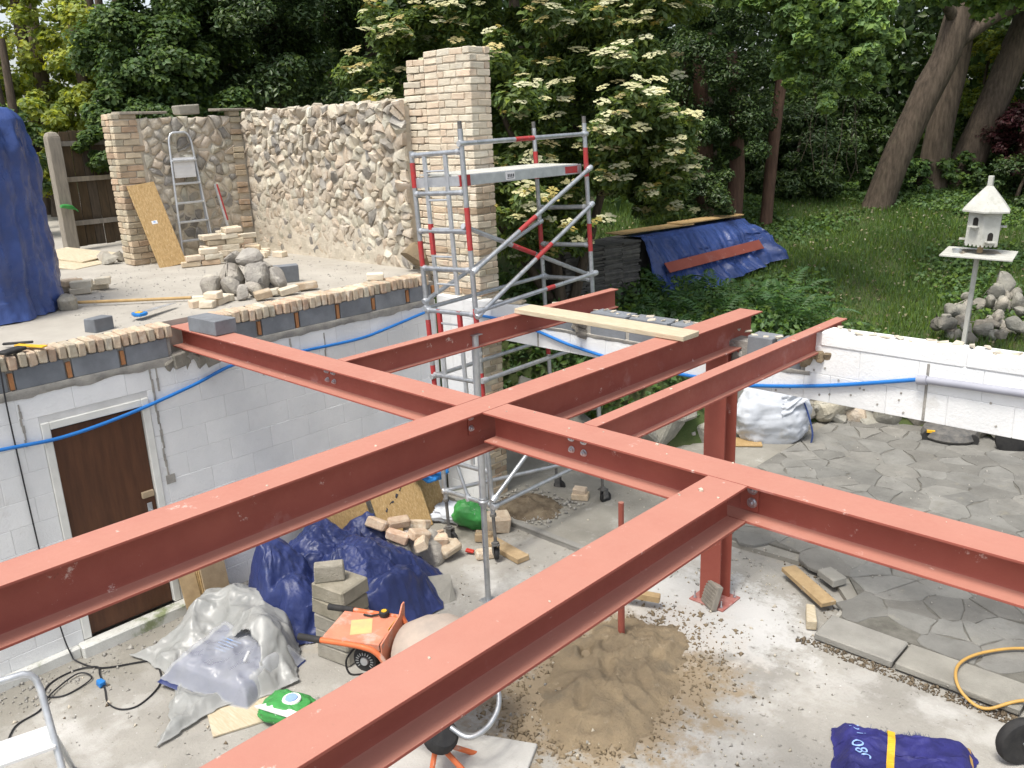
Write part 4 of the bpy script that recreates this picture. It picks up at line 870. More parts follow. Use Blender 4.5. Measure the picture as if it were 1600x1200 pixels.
# big navy tarpaulin heap
def heap_z(x, y):
    def bump(cx, cy, sx, sy, h, p=2.4): return h * math.exp(-(abs((x - cx) / sx) ** p) - (abs((y - cy) / sy) ** p))
    return max(bump(.72, -.35, .42, .42, .62), bump(.62, .35, .42, .5, .52), bump(1.2, .38, .52, .5, .50), bump(1.72, .38, .32, .4, .36), bump(1.1, -.35, .3, .3, .4), bump(.55, 1.0, .3, .4, .42))
def tarp_fn(u, v):
    a = 2 * PI * u; rr = v ** .9
    lim = 1 + .09 * fbm(math.cos(a) * 2, math.sin(a) * 2, 7, 4, 1.2)
    x = 1.05 + math.cos(a) * .93 * rr * lim; y = .3 + math.sin(a) * .98 * rr * lim
    if y < -.3 and x > 1.35: x = 1.35 + (x - 1.35) * .45
    h = heap_z(x, y); wx, wy = x + .08 * fbm(x * 2, y * 2, 4), y + .08 * fbm(x * 2, y * 2, 8); cr = ridge(math.cos(a) * 2.6 + v * .5, math.sin(a) * 2.6, v * .9) * .09 * v + ridge(wx * 2.4, wy * 2.4, 3) * .05 + ridge(wx * 4.6 + 2, wy * 4.1, h * 3) * .05 + ridge(wx * 9, wy * 8, 7) * .022 + ridge(wx * 17, wy * 17, 2) * .009
    fl = float(sst(1.0, .74, v)); z = h * fl + cr * (.35 + .65 * fl) * (1 - max(0, (v - .93) / .07)) + .02 * ridge(x * 3, y * 3, 5) * (1 - fl)
    return (x + .035 * fbm(x * 4, y * 4, 5), y + .035 * fbm(x * 4, y * 4, 9), max(.006 + .012 * abs(fbm(x * 9, y * 9, 3)), z))
grid_obj('tarpaulin', tarp_fn, 300, 140, 'navy', label='crumpled navy tarpaulin heap behind the concrete block stack', cat='tarpaulin')
YB = [brick_mesh('stone_lump', 'brick_edge', .12, .16, (.22, .12, .1)) for _ in range(5)]
for i, (x, y, z, rz) in enumerate(((.78, .92, .46, .3), (.9, 1.1, .44, 1.2), (1.0, 1.0, .36, .6), (1.12, 1.18, .34, 1.5), (.98, 1.32, .36, .2), (1.16, 1.38, .22, 1.0), (1.28, 1.46, .12, 1.4), (1.12, 1.55, .1, .8), (.86, 1.3, .3, 2), (.95, 1.55, .12, 1.9), (1.22, 1.12, .3, 2.4))):
    mobj('brick', YB[i % 5], None, (x, y, z), (random.uniform(-.4, .4), random.uniform(-.4, .4), rz), (.23, .12, .10), label='dusty brick tipped on the right end of the navy tarpaulin', cat='brick', group='bricks tipped on the navy tarpaulin')
for i, (x, y, z) in enumerate(((.9, 1.0, .16), (1.1, 1.3, .1), (1.0, 1.2, .2))):
    mobj('rubble_stone', HS[i], None, (x, y, z), (1, i, 0), (.5, .42, .36), label='half buried lump under the bricks on the navy tarpaulin', cat='stone', group='lumps under the tipped bricks')
single('broken_brick', 'brick_edge', (1.55, 1.72, .045), (.24, .12, .08), (0, .1, R(60)), 'broken brick on the slab between heap and silver prop', 'brick', .02, .02)
mobj('flat_stone', hull_mesh('flat_stone', 'kerb', 16, 77, .6), None, (1.78, .88, .09), (.5, .4, .3), (.36, .3, .26), label='pale pointed stone right of the navy heap', cat='stone')
single('red_packet', 'redplastic', (1.36, 1.66, .04), (.09, .05, .03), (0, .2, .5), 'small red packet beside the tipped bricks', 'packet')
# concrete block stack
CB = brick_mesh('heap_block', 'conblock', .05, .08, (.3, .215, .14))
for k in range(5):
    mobj('concrete_block', CB, None, (1.84 + random.uniform(-.01, .01), -.30 + random.uniform(-.01, .01), .072 + k * .1445), (0, 0, R(8) + random.uniform(-.05, .05)), (.36, .32, .14), label=('lowest', 'second', 'third', 'fourth', 'wide fifth')[k] + ' block in the weathered block stack by the mixer', cat='block')
mobj('concrete_block', CB, None, (1.78, -.34, .80), (0, 0, R(52)), (.25, .11, .15), label='half block standing on top of the weathered block stack', cat='block')
# milky plastic sheet over a dark bag
def sheet_fn(u, v):
    x = .42 + 1.38 * u + .1 * math.sin(v * 5 + u * 3); y = -1.72 + 1.2 * v + .16 * math.sin(u * 4.2) - .25 * (u - .5)
    h = .30 * math.exp(-((u - .38) / .34) ** 2 - ((v - .72) / .26) ** 2) + .24 * math.exp(-((u - .75) / .16) ** 2 - ((v - .78) / .2) ** 2) + .2 * math.exp(-((u - .1) / .16) ** 2 - ((v - .45) / .3) ** 2)
    z = h + .055 * ridge(x * 2.6, y * 2.6, 4) + .03 * ridge(x * 5 + 1, y * 5, 2) + .014 * ridge(x * 11, y * 11, 6)
    e = min(u, 1 - u, v, 1 - v)
    ed = sst(0, .07, e)
    return (x + .06 * fbm(x * 2.5, y * 2.5, 2), y + .06 * fbm(x * 2.5, y * 2.5, 8), max(.022 + .02 * abs(fbm(x * 5, y * 5, 0)), z * float(ed) + .03))
sh = grid_obj('plastic_sheet', sheet_fn, 120, 100, 'plastic', label='crumpled milky plastic sheet lying on the floor below the door', cat='plastic sheet')
# open the sheet over the bag: remove the faces above it
bm = bmesh.new(); bm.from_mesh(sh.data)
kill = [f for f in bm.faces if ((f.calc_center_median().x - 1.40 - .3 * (f.calc_center_median().y + 1.12)) / .30) ** 2 + ((f.calc_center_median().y + 1.13) / .19) ** 2 + .25 * fbm(f.calc_center_median().x * 4, f.calc_center_median().y * 4, 1) < 1]
bmesh.ops.delete(bm, geom=kill, context='FACES'); bm.to_mesh(sh.data); bm.free()
md = sh.modifiers.new('thickness', 'SOLIDIFY'); md.thickness = .004
def bag_fn(u, v):
    x, y = (u - .5), (v - .5); e = sst(0, .16, min(u, 1 - u, v, 1 - v))
    return (x * .95, y * .78, .01 + float(e) * (.15 + .03 * crumple(x, y, 3, 6)))
bg_ = grid_obj('bag', bag_fn, 44, 34, 'navy', label='dark blue printed bag showing through the plastic sheet', cat='bag'); bg_.location = (1.36, -1.10, .02); bg_.rotation_euler = (.05, .12, .35)
b = MB()
for i in range(5): b.box((-.12 + .0 * i, .12 - .035 * i, .205), (.2 - .02 * i, .008, .004))
b.obj('bag_print', 'inkblue', bg_, kind='stuff')
b = MB(); b.box((.12, .02, .2), (.02, .13, .004), (0, 0, .4)); b.obj('white_strip', 'paperwhite', bg_)
def film_fn(u, v):
    x, y, z = bag_fn(.02 + .96 * u, .02 + .96 * v); return (x, y, z + .012 + .03 * ridge(x * 5, y * 5, 3) * float(sst(0, .2, min(u, 1 - u, v, 1 - v))) + .01 * ridge(x * 13, y * 13, 7))
fm = grid_obj('clear_film', film_fn, 60, 44, 'film', sh); fm.location = (1.36, -1.10, .03); fm.rotation_euler = (.05, .12, .35)
single('plaster_board', 'timber', (1.80, -1.30, .013), (.56, .5, .016), (0, 0, R(-20)), 'pale board lying under the edge of the plastic sheet', 'board', .002, .002)
def pillow(name, m, loc, rot, d, label, cat, seed=0, nu=30, par=None, cr=.04, **k):
    def fn(u, v):
        th = PI * (v - .5); a = 2 * PI * u; q = lambda c: math.copysign(abs(c) ** .55, c)
        x, y, z = q(math.cos(th)) * q(math.cos(a)), q(math.cos(th)) * q(math.sin(a)), math.sin(th)
        f = 1 + cr * 3 * fbm(x * 2, y * 2, z * 2 + seed, 4, 1.1) + cr * ridge(x * 2 + seed, y * 2, z, 1.7)
        return (x * d[0] / 2 * f, y * d[1] / 2 * f, max(-d[2] / 2, z * d[2] / 2 * f))
    o = grid_obj(name, fn, nu * 2, nu, m, par, label=label, cat=cat, **k); o.location = loc; o.rotation_euler = rot; return o
gb = pillow('plastic_bag', 'green', (2.22, -1.12, .09), (0, 0, R(20)), (.42, .3, .17), 'green and white bag with blue spot beside the plaster board', 'bag', 3)
b = MB(); b.lathe([(.075, 0), (.07, .012), (.0, .016)], (.03, .02, .083), 20); b.obj('white_ring', 'paperwhite', gb)
b = MB(); b.lathe([(.05, 0), (.046, .01), (.0, .012)], (.03, .02, .0955), 20); b.obj('blue_spot', 'inkblue', gb)
b = MB(); b.prism([(-.2, -.14), (.18, -.15), (.16, -.08), (-.1, -.05)], lambda u, v, h: (u, v, .062 + h), 0, .014); b.obj('white_panel', 'paperwhite', gb)
gb = pillow('plastic_bag', 'green', (.92, 2.10, .17), (.5, .2, .5), (.38, .26, .3), 'green plastic bag standing at the foot of the scaffold tower', 'bag', 8)
b = MB(); b.prism([(-.1, -.02), (.08, -.04), (.05, .04), (-.06, .05)], lambda u, v, h: (u, v - .03, .12 + h), 0, .02); b.obj('white_panel', 'paperwhite', gb)
pillow('rubble_sack', 'whitebag', (.62, 2.16, .08), (0, 0, .4), (.5, .36, .18), 'flat pale sack on the floor in the white wall corner', 'bag', 5, cr=.08)
pillow('blue_sack', 'blueplastic', (.35, 1.98, .62), (0, .2, .3), (.42, .34, .2), 'bright blue sack resting on the boards in the corner', 'bag', 2, cr=.06)
pillow('blue_sack', 'blueplastic', (.2, 2.36, 1.17), (0, .2, .3), (.18, .3, .2), 'small bright blue bundle on the white wall behind the long beam', 'bag', 9, cr=.06)
b = MB(); b.box((0, 0, 0), (.24, .26, .05)); o = b.obj('wall_shelf', 'pvc', label='small white wall bracket under the blue bundle', cat='bracket', bevel=.004); o.location = (.13, 2.36, 1.04)
# bricks and timber round the tower
mobj('brick', LB[1], None, (1.43, 3.42, .13), (0, 0, .4), (.16, .12, .1), label='cream brick pair on the yard slab near a castor, upper half', cat='brick')
mobj('brick', LB[4], None, (1.44, 3.41, .085), (0, 0, .5), (.2, .14, .07), label='brown brick under the cream one near a castor', cat='brick')
single('timber_block', 'timber_tan', (1.62, 1.93, .035), (.62, .16, .06), (0, 0, R(-8)), 'tan timber board lying beside the tower castor', 'timber', .003, .004)
single('timber_block', 'timber_tan', (1.25, 1.98, .05), (.2, .12, .1), (0, 0, .6), 'short timber block behind the silver prop', 'timber', .01, .01)
mobj('brick', YB[2], None, (1.2, 2.25, .12), (.2, .1, 1), (.26, .2, .2), label='grey dusty block beside the green bag', cat='block')
single('timber_offcut', 'timber_tan', (4.42, 3.15, .092), (.68, .15, .045), (0, .02, R(-32)), 'long tan plank offcut on the floor by the red column', 'timber', .003, .004)
single('timber_offcut', 'timber', (4.66, 2.72, .055), (.30, .085, .09), (0, 0, R(-62)), 'pale short offcut touching the end of the tan plank', 'timber', .006, .006)
single('paving_brick', 'kerb', (4.53, 3.42, .105), (.24, .16, .075), (0, 0, R(-28)), 'grey paving block just beyond the tan plank', 'block', .005, .01)
cb = empty('ceramic_block', (3.83, 2.36, .0), (R(-16), 0, R(-30)), label='brown ribbed clay block leaning on the column base', cat='block')
b = MB(); b.box((0, 0, .13), (.2, .06, .24)); b.obj('body', 'oldwood', cb, bevel=.006)
b = MB()
for q in range(7): b.box((0, -.032, .035 + .032 * q), (.19, .008, .016))
b.obj('rib', 'oldwood', cb)
single('timber_offcut', 'timber_tan', (3.36, 1.98, .12), (.32, .09, .06), (0, .05, R(25)), 'small timber piece on the far side of the sand heap', 'timber', .006, .006)
# sand heap
DENTS = [(random.uniform(-.4, .4), random.uniform(-.75, .75), random.uniform(0, 3.1)) for _ in range(13)]
def sand_fn(u, v):
    a = 2 * PI * u; lim = 1 + .2 * fbm(math.cos(a) * 1.5, math.sin(a) * 1.5, 1, 4, 1.2) + .16 * fbm(math.cos(a) * 5, math.sin(a) * 5, 3); r = v * lim
    x, y = r * math.cos(a) * .58, r * math.sin(a) * .98
    h = .075 * math.exp(-((x + .05) / .36) ** 2 - ((y - .52) / .42) ** 2) + .05 * math.exp(-((x - .12) / .4) ** 2 - ((y + .25) / .5) ** 2)
    lump = .03 * crumple(x, y, 2.6, 2, 3) + .03 * fbm(x * 7, y * 7, 3) * min(1, h * 14) + .02 * fbm(x * 19, y * 19, 5) * min(1, h * 14)
    for (dx, dy, da) in DENTS:
        q = ((x - dx) * math.cos(da) + (y - dy) * math.sin(da)) / .13; p = (-(x - dx) * math.sin(da) + (y - dy) * math.cos(da)) / .055; e2 = q * q + p * p
        if e2 < 6: h += .028 * (-math.exp(-e2) + .55 * math.exp(-(math.sqrt(e2) - 1.5) ** 2 * 3))
    z = (h + lump * min(1, h * 9 + .25)) * float(sst(1, .6, v)) + .004
    return (x, y, z - .012 * max(0, (v - .8) / .2) + .012 * fbm(x * 6, y * 6, 9) * v)
o = grid_obj('sand_heap', sand_fn, 130, 80, 'sand', label='trampled heap of damp sand spread on the courtyard floor', cat='sand'); o.location = (3.80, .95, .004); o.rotation_euler = (0, 0, R(18))
def soil_fn(u, v):
    a = 2 * PI * u; r = v * (1 + .2 * fbm(math.cos(a) * 2, math.sin(a) * 2, 4)); x, y = r * math.cos(a) * .42, r * math.sin(a) * .36
    return (x, y, .05 + (.1 * (1 - v) + .04 * crumple(x, y, 5, 1)) * float(sst(1, .8, v)))
o = grid_obj('soil_patch', soil_fn, 60, 24, 'soil', label='dark dug soil patch at the foot of the brick pier', cat='soil'); o.location = (1.12, 2.85, .002)
# cement mixer
mx = empty('cement_mixer', (2.95, -.55, 0), (0, 0, R(27)), label='orange cement mixer with dusty drum behind the near beam', cat='cement mixer')
b = MB(); b.box((-.30, 0, .79), (.46, .36, .018)); b.mm((-.53, -.185, .74), (-.07, -.178, .795)); b.mm((-.53, .178, .74), (-.07, .185, .795)); b.mm((-.534, -.18, .74), (-.526, .18, .795)); hood = b.obj('motor_hood', 'mixer', mx, bevel=.004)
b = MB(); b.prism([(-.19, .46), (.21, .46), (.25, .9), (.21, .9), (.15, .84), (-.19, .80)], lambda u, v, h: (-.06 + h, u, v), 0, .012); sp_ = b.obj('side_plate', 'mixer', mx, bevel=.002)
b = MB(); b.box((-.0668, .06, .80), (.002, .17, .052)); lb = b.obj('warning_sticker', 'yellow', sp_)
b = MB(); b.prism([(-.01, .782), (.03, .782), (.01, .818)], lambda u, v, h: (-.0695 - h, u - .0, v), 0, .001); 
for q in range(2): b.box((-.0695, .09, .808 - .016 * q), (.001, .08, .006))
b.obj('sticker_print', 'inkdark', lb)
b = MB(); b.box((-.3, .0, .8005), (.16, .2, .002), (0, 0, .4)); b.obj('yellow_patch', 'fadedyellow', hood)
b = MB(); b.lathe([(.0, -.11), (.10, -.10), (.105, .06), (.09, .09), (.0, .095)], (-.24, -.02, .58), 20, (0, -1, .15)); mo = b.obj('motor', 'black', mx, smooth=40)
b = MB()
for i in range(18):
    a = 2 * PI * i / 18; b.box((-.24 + .06 * math.cos(a), -.115, .585 + .06 * math.sin(a)), (.022, .006, .007), (0, -a, 0))
b.lathe([(.035, 0), (.03, .012), (0, .013)], (-.24, -.114, .585), 14, (0, -1, .15)); b.obj('vent_grille', 'galv', mo)
b = MB(); b.tube(smooth_path([(-.33, -.06, .66), (-.40, -.1, .56), (-.37, -.12, .46), (-.27, -.1, .46)], 6), .008, 6); b.obj('motor_cable', 'black', mo, smooth=60)
b = MB(); b.tube([(-.2, .05, .78), (-.2, .05, .7)], .02, 8); b.tube([(-.1, .0, .62), (.1, .0, .62)], .045, 12); b.obj('motor_bracket', 'darksteel', mx)
b = MB(); b.tube(smooth_path([(-.52, -.26, .82), (-.2, -.26, .815), (-.06, -.26, .78), (.02, -.26, .66), (.06, -.25, .48), (.1, -.25, .3)], 6), .021, 10); b.obj('handle_bar', 'orangebar', mx, smooth=60)
b = MB(); b.tube([(-.68, -.26, .825), (-.5, -.26, .82)], .025, 10); b.obj('grip', 'black', mx, smooth=40)
b = MB(); b.tube([(-.68, .2, .80), (-.46, .2, .80)], .025, 10); b.obj('grip', 'black', mx, smooth=40)
b = MB(); b.tube([(-.5, .2, .80), (-.05, .2, .79), (.1, .2, .5)], .021, 10); b.obj('handle_bar', 'orangebar', mx, smooth=40)
b = MB(); b.lathe([(.0, -.34), (.2, -.335), (.3, -.26), (.335, -.1), (.33, .05), (.24, .27), (.19, .36), (.205, .365), (.18, .3), (.0, .2)], (.34, .02, .60), 36, (.88, -.1, .28)); b.obj('drum', 'drum', mx, smooth=50)

b = MB(); b.tube([(.06, -.25, .32), (.2, -.34, .28), (.44, -.44, .26)], .025, 10); b.obj('stand_arm', 'orangebar', mx, smooth=40)
for p0, p1 in (((.44, -.44, .26), (.46, -.72, .0)), ((.44, -.44, .26), (.66, -.2, .0)), ((.06, -.25, .32), (-.06, -.32, .0)), ((.1, .2, .5), (.0, .3, .0)), ((.44, -.44, .26), (.8, -.56, .03))):
    b = MB(); b.tube([p0, p1], .02, 8); b.obj('stand_leg', 'orangebar', mx, smooth=40)
b = MB(); b.lathe([(0, -.07), (.09, -.06), (.125, -.02), (.125, .03), (.1, .06), (0, .065)], (.48, -.46, .33), 20, (.5, -.3, .8)); b.obj('gear_cover', 'black', mx, smooth=40)
b = MB(); b.tube(smooth_path([(.55, -.42, .38), (.69, -.46, .36), (.79, -.36, .38), (.83, -.22, .44), (.79, -.10, .5), (.71, -.14, .5), (.63, -.28, .44)], 6), .02, 8); b.obj('tipping_handle', 'galv', mx, smooth=60)
tp = empty('tape_measure', (2.70, -.48, .805), (0, 0, .7), label='yellow and black tape measure on the mixer hood', cat='tape measure')
b = MB(); b.lathe([(.034, 0), (.04, .006), (.04, .034), (.034, .04)], (0, 0, 0), 14); b.obj('case', 'black', tp, smooth=30)
b = MB(); b.lathe([(.022, .04), (.02, .044), (0, .044)], (0, 0, 0), 14); b.obj('case_badge', 'yellow', tp)
b = MB(); b.tube([(-.03, .0, .012), (-.1, -.02, .008), (-.16, -.0, .008)], .008, 6); b.obj('strap', 'black', tp)
single('foam_piece', 'paperwhite', (2.32, -.52, .02), (.2, .09, .025), (0, 0, .5), 'white plaster flake on the floor beside the block stack', 'debris', .02, .006)
single('white_card', 'paperwhite', (2.62, -.75, .09), (.14, .1, .17), (0, 0, .6), 'white carton under the mixer motor', 'box', .004, .004)
single('pale_slab', 'paleslab', (3.55, -.62, .02), (1.1, .62, .035), (0, 0, R(27)), 'pale slab under the mixer stand', 'slab', .004, .006)
# navy sack with print, wheelbarrow wheel, hose
def sack_fn(u, v):
    x, y = u - .5, v - .5; e = float(sst(0, .14, min(u, 1 - u, v, 1 - v)))
    return (x * .95 + .03 * fbm(x * 5, y * 5, 1), y * .72 + .05 * fbm(x * 5, y * 5, 6), .012 + e * (.09 + .05 * crumple(x, y, 2.2, 8) + .02 * crumple(x, y, 6, 3, 2)))
SZ = lambda x, y: sack_fn(x / .95 + .5, y / .72 + .5)[2]
sk = grid_obj('printed_sack', sack_fn, 90, 70, 'purple', label='frayed navy sack with pale print and yellow straps in the near right corner', cat='sack'); sk.location = (5.99, 1.36, 0); sk.rotation_euler = (0, 0, R(26))
for tx, x, y, s_, rz in (('080', -.30, -.02, .12, R(-70)), ('p i', -.30, .20, .10, R(-70))):
    me = text_mesh(tx, s_, 'inkblue', .0)
    for v in me.vertices:
        q = Matrix.Rotation(rz, 3, 'Z') @ v.co; v.co = (q.x + x, q.y + y, SZ(q.x + x, q.y + y) + .006)
    mobj('sack_print', me, sk)
for nm, x0, wd, m in (('yellow_strap', -.13, .05, 'yellow'), ('edge_strap', .40, .022, 'ochre')):
    vs = []; N_ = 40
    for i in range(N_):
        y = -.36 + .70 * i / (N_ - 1); xx = x0 + .03 * math.sin(y * 4)
        for q in (0, wd): vs.append((xx + q, y, SZ(xx + q, y) + .008))
    b = MB(); b.add(vs, [(2 * i, 2 * i + 1, 2 * i + 3, 2 * i + 2) for i in range(N_ - 1)]); b.obj(nm, m, sk)
fr_ = MB()
for i in range(190):
    x = random.gauss(.1, .05) if i > 70 else random.uniform(-.3, .38); y = .335 + random.uniform(-.03, .01); z = SZ(x, .3)
    fr_.tube([(x, y - .04, max(.02, z * .8)), (x + random.uniform(-.03, .03), y + random.uniform(-.01, .03), z * .7 + random.uniform(-.02, .03))], [.0022, .001], 3, False)
fr_.obj('frayed_edge', 'navy', sk, kind='stuff')
wb = empty('barrow_wheel', (6.52, 1.98, .2), (0, 0, R(50)), label='black rubber wheel with grey hub in the near right corner', cat='wheel'); wb.scale = (.88, .88, .88); wb.location.z = .176
b = MB(); b.lathe([(.115, -.038), (.15, -.05), (.185, -.042), (.2, -.015), (.2, .015), (.185, .042), (.15, .05), (.115, .038)], (0, 0, 0), 40, (0, 1, 0)); b.obj('tyre', 'black', wb, smooth=35)
b = MB(); b.lathe([(.118, -.03), (.11, -.036), (.06, -.01), (.035, -.03), (.0, -.032)], (0, 0, 0), 30, (0, 1, 0)); b.lathe([(.118, .03), (.11, .036), (.06, .01), (.035, .03), (.0, .032)], (0, 0, 0), 30, (0, 1, 0)); b.obj('rim', 'galv', wb, smooth=35)
b = MB(); b.tube([(0, -.16, 0), (0, .16, 0)], .012, 8); b.tube([(0, -.14, 0), (.3, -.2, .06), (.8, -.25, .2)], .016, 8); b.tube([(0, .14, 0), (.3, .2, .06), (.8, .25, .2)], .016, 8); b.obj('fork_tube', 'galv', wb, smooth=40)
b = MB(); b.tube(smooth_path([(7.2, 3.55, .12), (6.6, 3.42, .12), (6.23, 3.28, .12), (6.0, 3.02, .12), (5.9, 2.75, .125), (5.93, 2.52, .125), (6.03, 2.42, .06), (6.19, 2.4, .03), (6.4, 2.55, .12), (6.8, 2.9, .12), (7.3, 3.2, .12)], 8), .0125, 8); b.obj('garden_hose', 'ochre', label='looped ochre hose lying across the kerb slabs', cat='hose', smooth=60)
# beyond the lintel: bulk bag, boulders, timbers, mower
wbag = pillow('bulk_bag', 'whitebag', (2.12, 6.75, .40), (.05, -.05, R(35)), (1.0, .95, .86), 'bulging white bulk bag beyond the red column', 'bulk bag', 4, 54, cr=.035)
b = MB(); b.tube(smooth_path([(.46, -.42, -.40), (.50, -.44, -.2), (.44, -.42, .1), (.34, -.36, .36), (.2, -.3, .46)], 5), .012, 6); b.obj('blue_seam', 'blue', wbag)
def fl(u, v): return (.1 + .42 * u + .04 * fbm(u * 4, v * 4), -.38 + .05 * fbm(u * 3, v * 5, 2) - .1 * v, .38 + .18 * u - .30 * v * (1 - .4 * u))
grid_obj('bag_flap', fl, 16, 16, 'whitebag', wbag)
for i, (x, y, s_) in enumerate(((2.50, 7.78, .62), (2.82, 8.0, .46), (3.2, 8.2, .66), (3.55, 8.35, .5), (2.2, 7.6, .6), (3.95, 8.45, .46), (4.4, 8.5, .5), (4.9, 8.6, .55), (2.7, 8.15, .5))):
    l = ('tan squared boulder nearest the bulk bag', 'pale knobbly boulder, second from the bulk bag', 'broad grey boulder, third from the bulk bag', 'grey boulder left of the mower', 'boulder half hidden behind the bulk bag', 'small boulder behind the mower', 'boulder above the mower deck', 'boulder behind the small dark wheel', 'small stone wedged above the knobbly boulder')[i]
    mobj('boulder', hull_mesh('boulder', 'stone' if i in (0, 1) else 'rock', 24, 100 + i, .9, 1), None, (x, y, s_ * .36 + (.3 if i == 8 else 0)), (i, i * .7, i * 1.3), (s_, s_ * .9, s_ * .82), label=l, cat='boulder')
bank = MB()
for i in range(80):
    t = i / 79; x = -1 + 10 * t; y = float(np.interp(x, BX, BY)) + random.uniform(.1, .35); bank.box((x, y, random.uniform(.1, .8)), (random.uniform(.2, .5), .3, random.uniform(.2, .4)), [random.uniform(-.6, .6) for _ in range(3)], .06)
bank.obj('bank_stones', 'rock', kind='stuff', bevel=.03)
for i, (x, y, z, rz, L, w_) in enumerate(((1.05, 6.3, .26, R(75), 2.0, .22), (.95, 6.1, .13, R(60), 1.7, .2), (1.3, 6.55, .1, R(95), 1.5, .15), (.8, 5.6, .1, R(50), 1.4, .16))):
    single('old_timber', 'oldwood', (x, y, z), (L, w_, .08), (.1 * i, .03, rz), ('silver weathered timber on top of the pile beyond the lintel', 'grey timber under the silver one beyond the lintel', 'weathered rail at the right of the timber pile', 'short grey board at the left of the timber pile')[i], 'timber', .01, .008)
for i in range(16):
    mobj('rubble_stone', HS[i % 6], None, (.75 + .75 * random.random(), 5.6 + 1.2 * random.random(), .14 + .05 * random.random()), (random.random() * 3, random.random(), random.random() * 6), (.34, .26, .2), label='tan stone in the rubble under the old timbers', cat='stone', group='stones under the old timbers')
single('flat_board', 'timber_tan', (2.02, 6.2, .07), (.5, .3, .02), (0, 0, R(35)), 'tan board sticking out from under the bulk bag', 'board', .004, .003)
mw = empty('lawn_mower', (4.1, 8.02, .05), (0, 0, R(20)), label='low black mower deck under the right end of the lintel', cat='mower')
b = MB(); b.lathe([(.34, .05), (.36, .08), (.33, .16), (.2, .2), (.0, .21)], (0, 0, 0), 24); b.obj('deck', 'darksteel', mw, smooth=40)
b = MB(); b.box((-.24, -.22, .16), (.1, .04, .03)); b.obj('yellow_badge', 'yellow', mw)
for q in (-1, 1):
    b = MB(); b.lathe([(.05, -.025), (.08, -.025), (.085, 0), (.08, .025), (.05, .025)], (q * .26, -.2, .08), 16, (0, 1, 0)); b.obj('wheel', 'black', mw, smooth=40)
wl = empty('small_wheel', (4.86, 8.0, .22), (0, 0, R(30)), label='black wheel with white hub at the right edge beyond the lintel', cat='wheel')
b = MB(); b.lathe([(.1, -.05), (.16, -.05), (.2, -.03), (.2, .03), (.16, .05), (.1, .05)], (0, 0, 0), 26, (0, 1, 0)); b.obj('tyre', 'black', wl, smooth=40)
b = MB(); b.lathe([(.11, -.035), (.05, -.045), (0, -.05)], (0, 0, 0), 20, (0, 1, 0)); b.obj('hub', 'paperwhite', wl, smooth=40)
# rubble crumbs lying everywhere on the floors
pal = []
r_ = np.random.default_rng(5)
def chips(name, n, xr, yr, zf, m, s0, s1, keep=None):
    T = np.array([[1, 0, -.4], [-.5, .87, -.4], [-.5, -.87, -.4], [0, 0, .7]]); F0 = np.array([[0, 1, 3], [1, 2, 3], [2, 0, 3], [0, 2, 1]]); V, F = [], []
    c = np.stack([r_.uniform(*xr, n), r_.uniform(*yr, n)], 1)
    if keep is not None: c = c[keep(c)]
    for i, (x, y) in enumerate(c):
        s_ = s0 * (s1 / s0) ** (r_.random() ** 2.5); q = T * s_ * r_.uniform(.5, 1.4, (1, 3)); a = r_.random() * 6.3; q = np.stack([q[:, 0] * math.cos(a) - q[:, 1] * math.sin(a), q[:, 0] * math.sin(a) + q[:, 1] * math.cos(a), q[:, 2]], 1)
        V.append(q + [x, y, zf(x, y) + s_ * .2]); F.append(F0 + 4 * i)
    mobj(name, np_mesh(name, np.concatenate(V), np.concatenate(F), m), kind='stuff')
zf = lambda x, y: .05 if y > 2.46 and not (2.9 < x < 4.8 and y < 3.5) else .004
def clus(c): 
    return np.array([mn.noise((x * .9, y * .9, 2)) + .5 * mn.noise((x * 3, y * 3, 5)) + .25 > r_.random() * .9 for x, y in c])
chips('rubble_crumbs', 5200, (.1, 6.6), (-3, 4.2), zf, 'mortar', .006, .03, clus)
chips('pale_crumbs', 3800, (.1, 6.6), (-3, 4.2), zf, 'mortar_pale', .005, .028, clus)
chips('dark_crumbs', 1500, (.1, 6.8), (-3, 4.4), zf, 'soil', .006, .026, clus)
chips('sand_grains', 5200, (2.7, 4.9), (-.5, 2.4), lambda x, y: .003, 'sand', .006, .035, lambda c: np.array([abs(math.hypot((p[0] - 3.8) / .66, (p[1] - .95) / 1.08) - .95) + .25 * mn.noise((p[0] * 4, p[1] * 4, 1)) < .3 * r_.random() + .1 for p in c]))
chips('patio_crumbs', 700, (2.6, 8), (3.4, 8.2), lambda x, y: .085, 'mortar', .005, .022)
chips('terrace_crumbs', 1500, (-4, -.25), (-1, 2.5), lambda x, y: 2.75, 'mortar', .005, .022)
chips('edge_rubble', 700, (.02, .5), (-3, 2.5), lambda x, y: .004, 'mortar', .008, .035)
chips('pier_rubble', 500, (.65, 1.6), (2.5, 3.3), lambda x, y: .06, 'mortar', .008, .04)
chips('edge_dirt', 800, (3.0, 4.95), (2.75, 3.75), lambda x, y: .006, 'soil', .006, .026, lambda c: np.array([abs(math.hypot((p[0] - 3.6) / 1.22, (p[1] - 2.5) / 1.12) - 1) < .045 for p in c]))
chips('kerb_dirt', 900, (4.7, 8), (2.36, 2.48), lambda x, y: .004, 'soil', .008, .03)
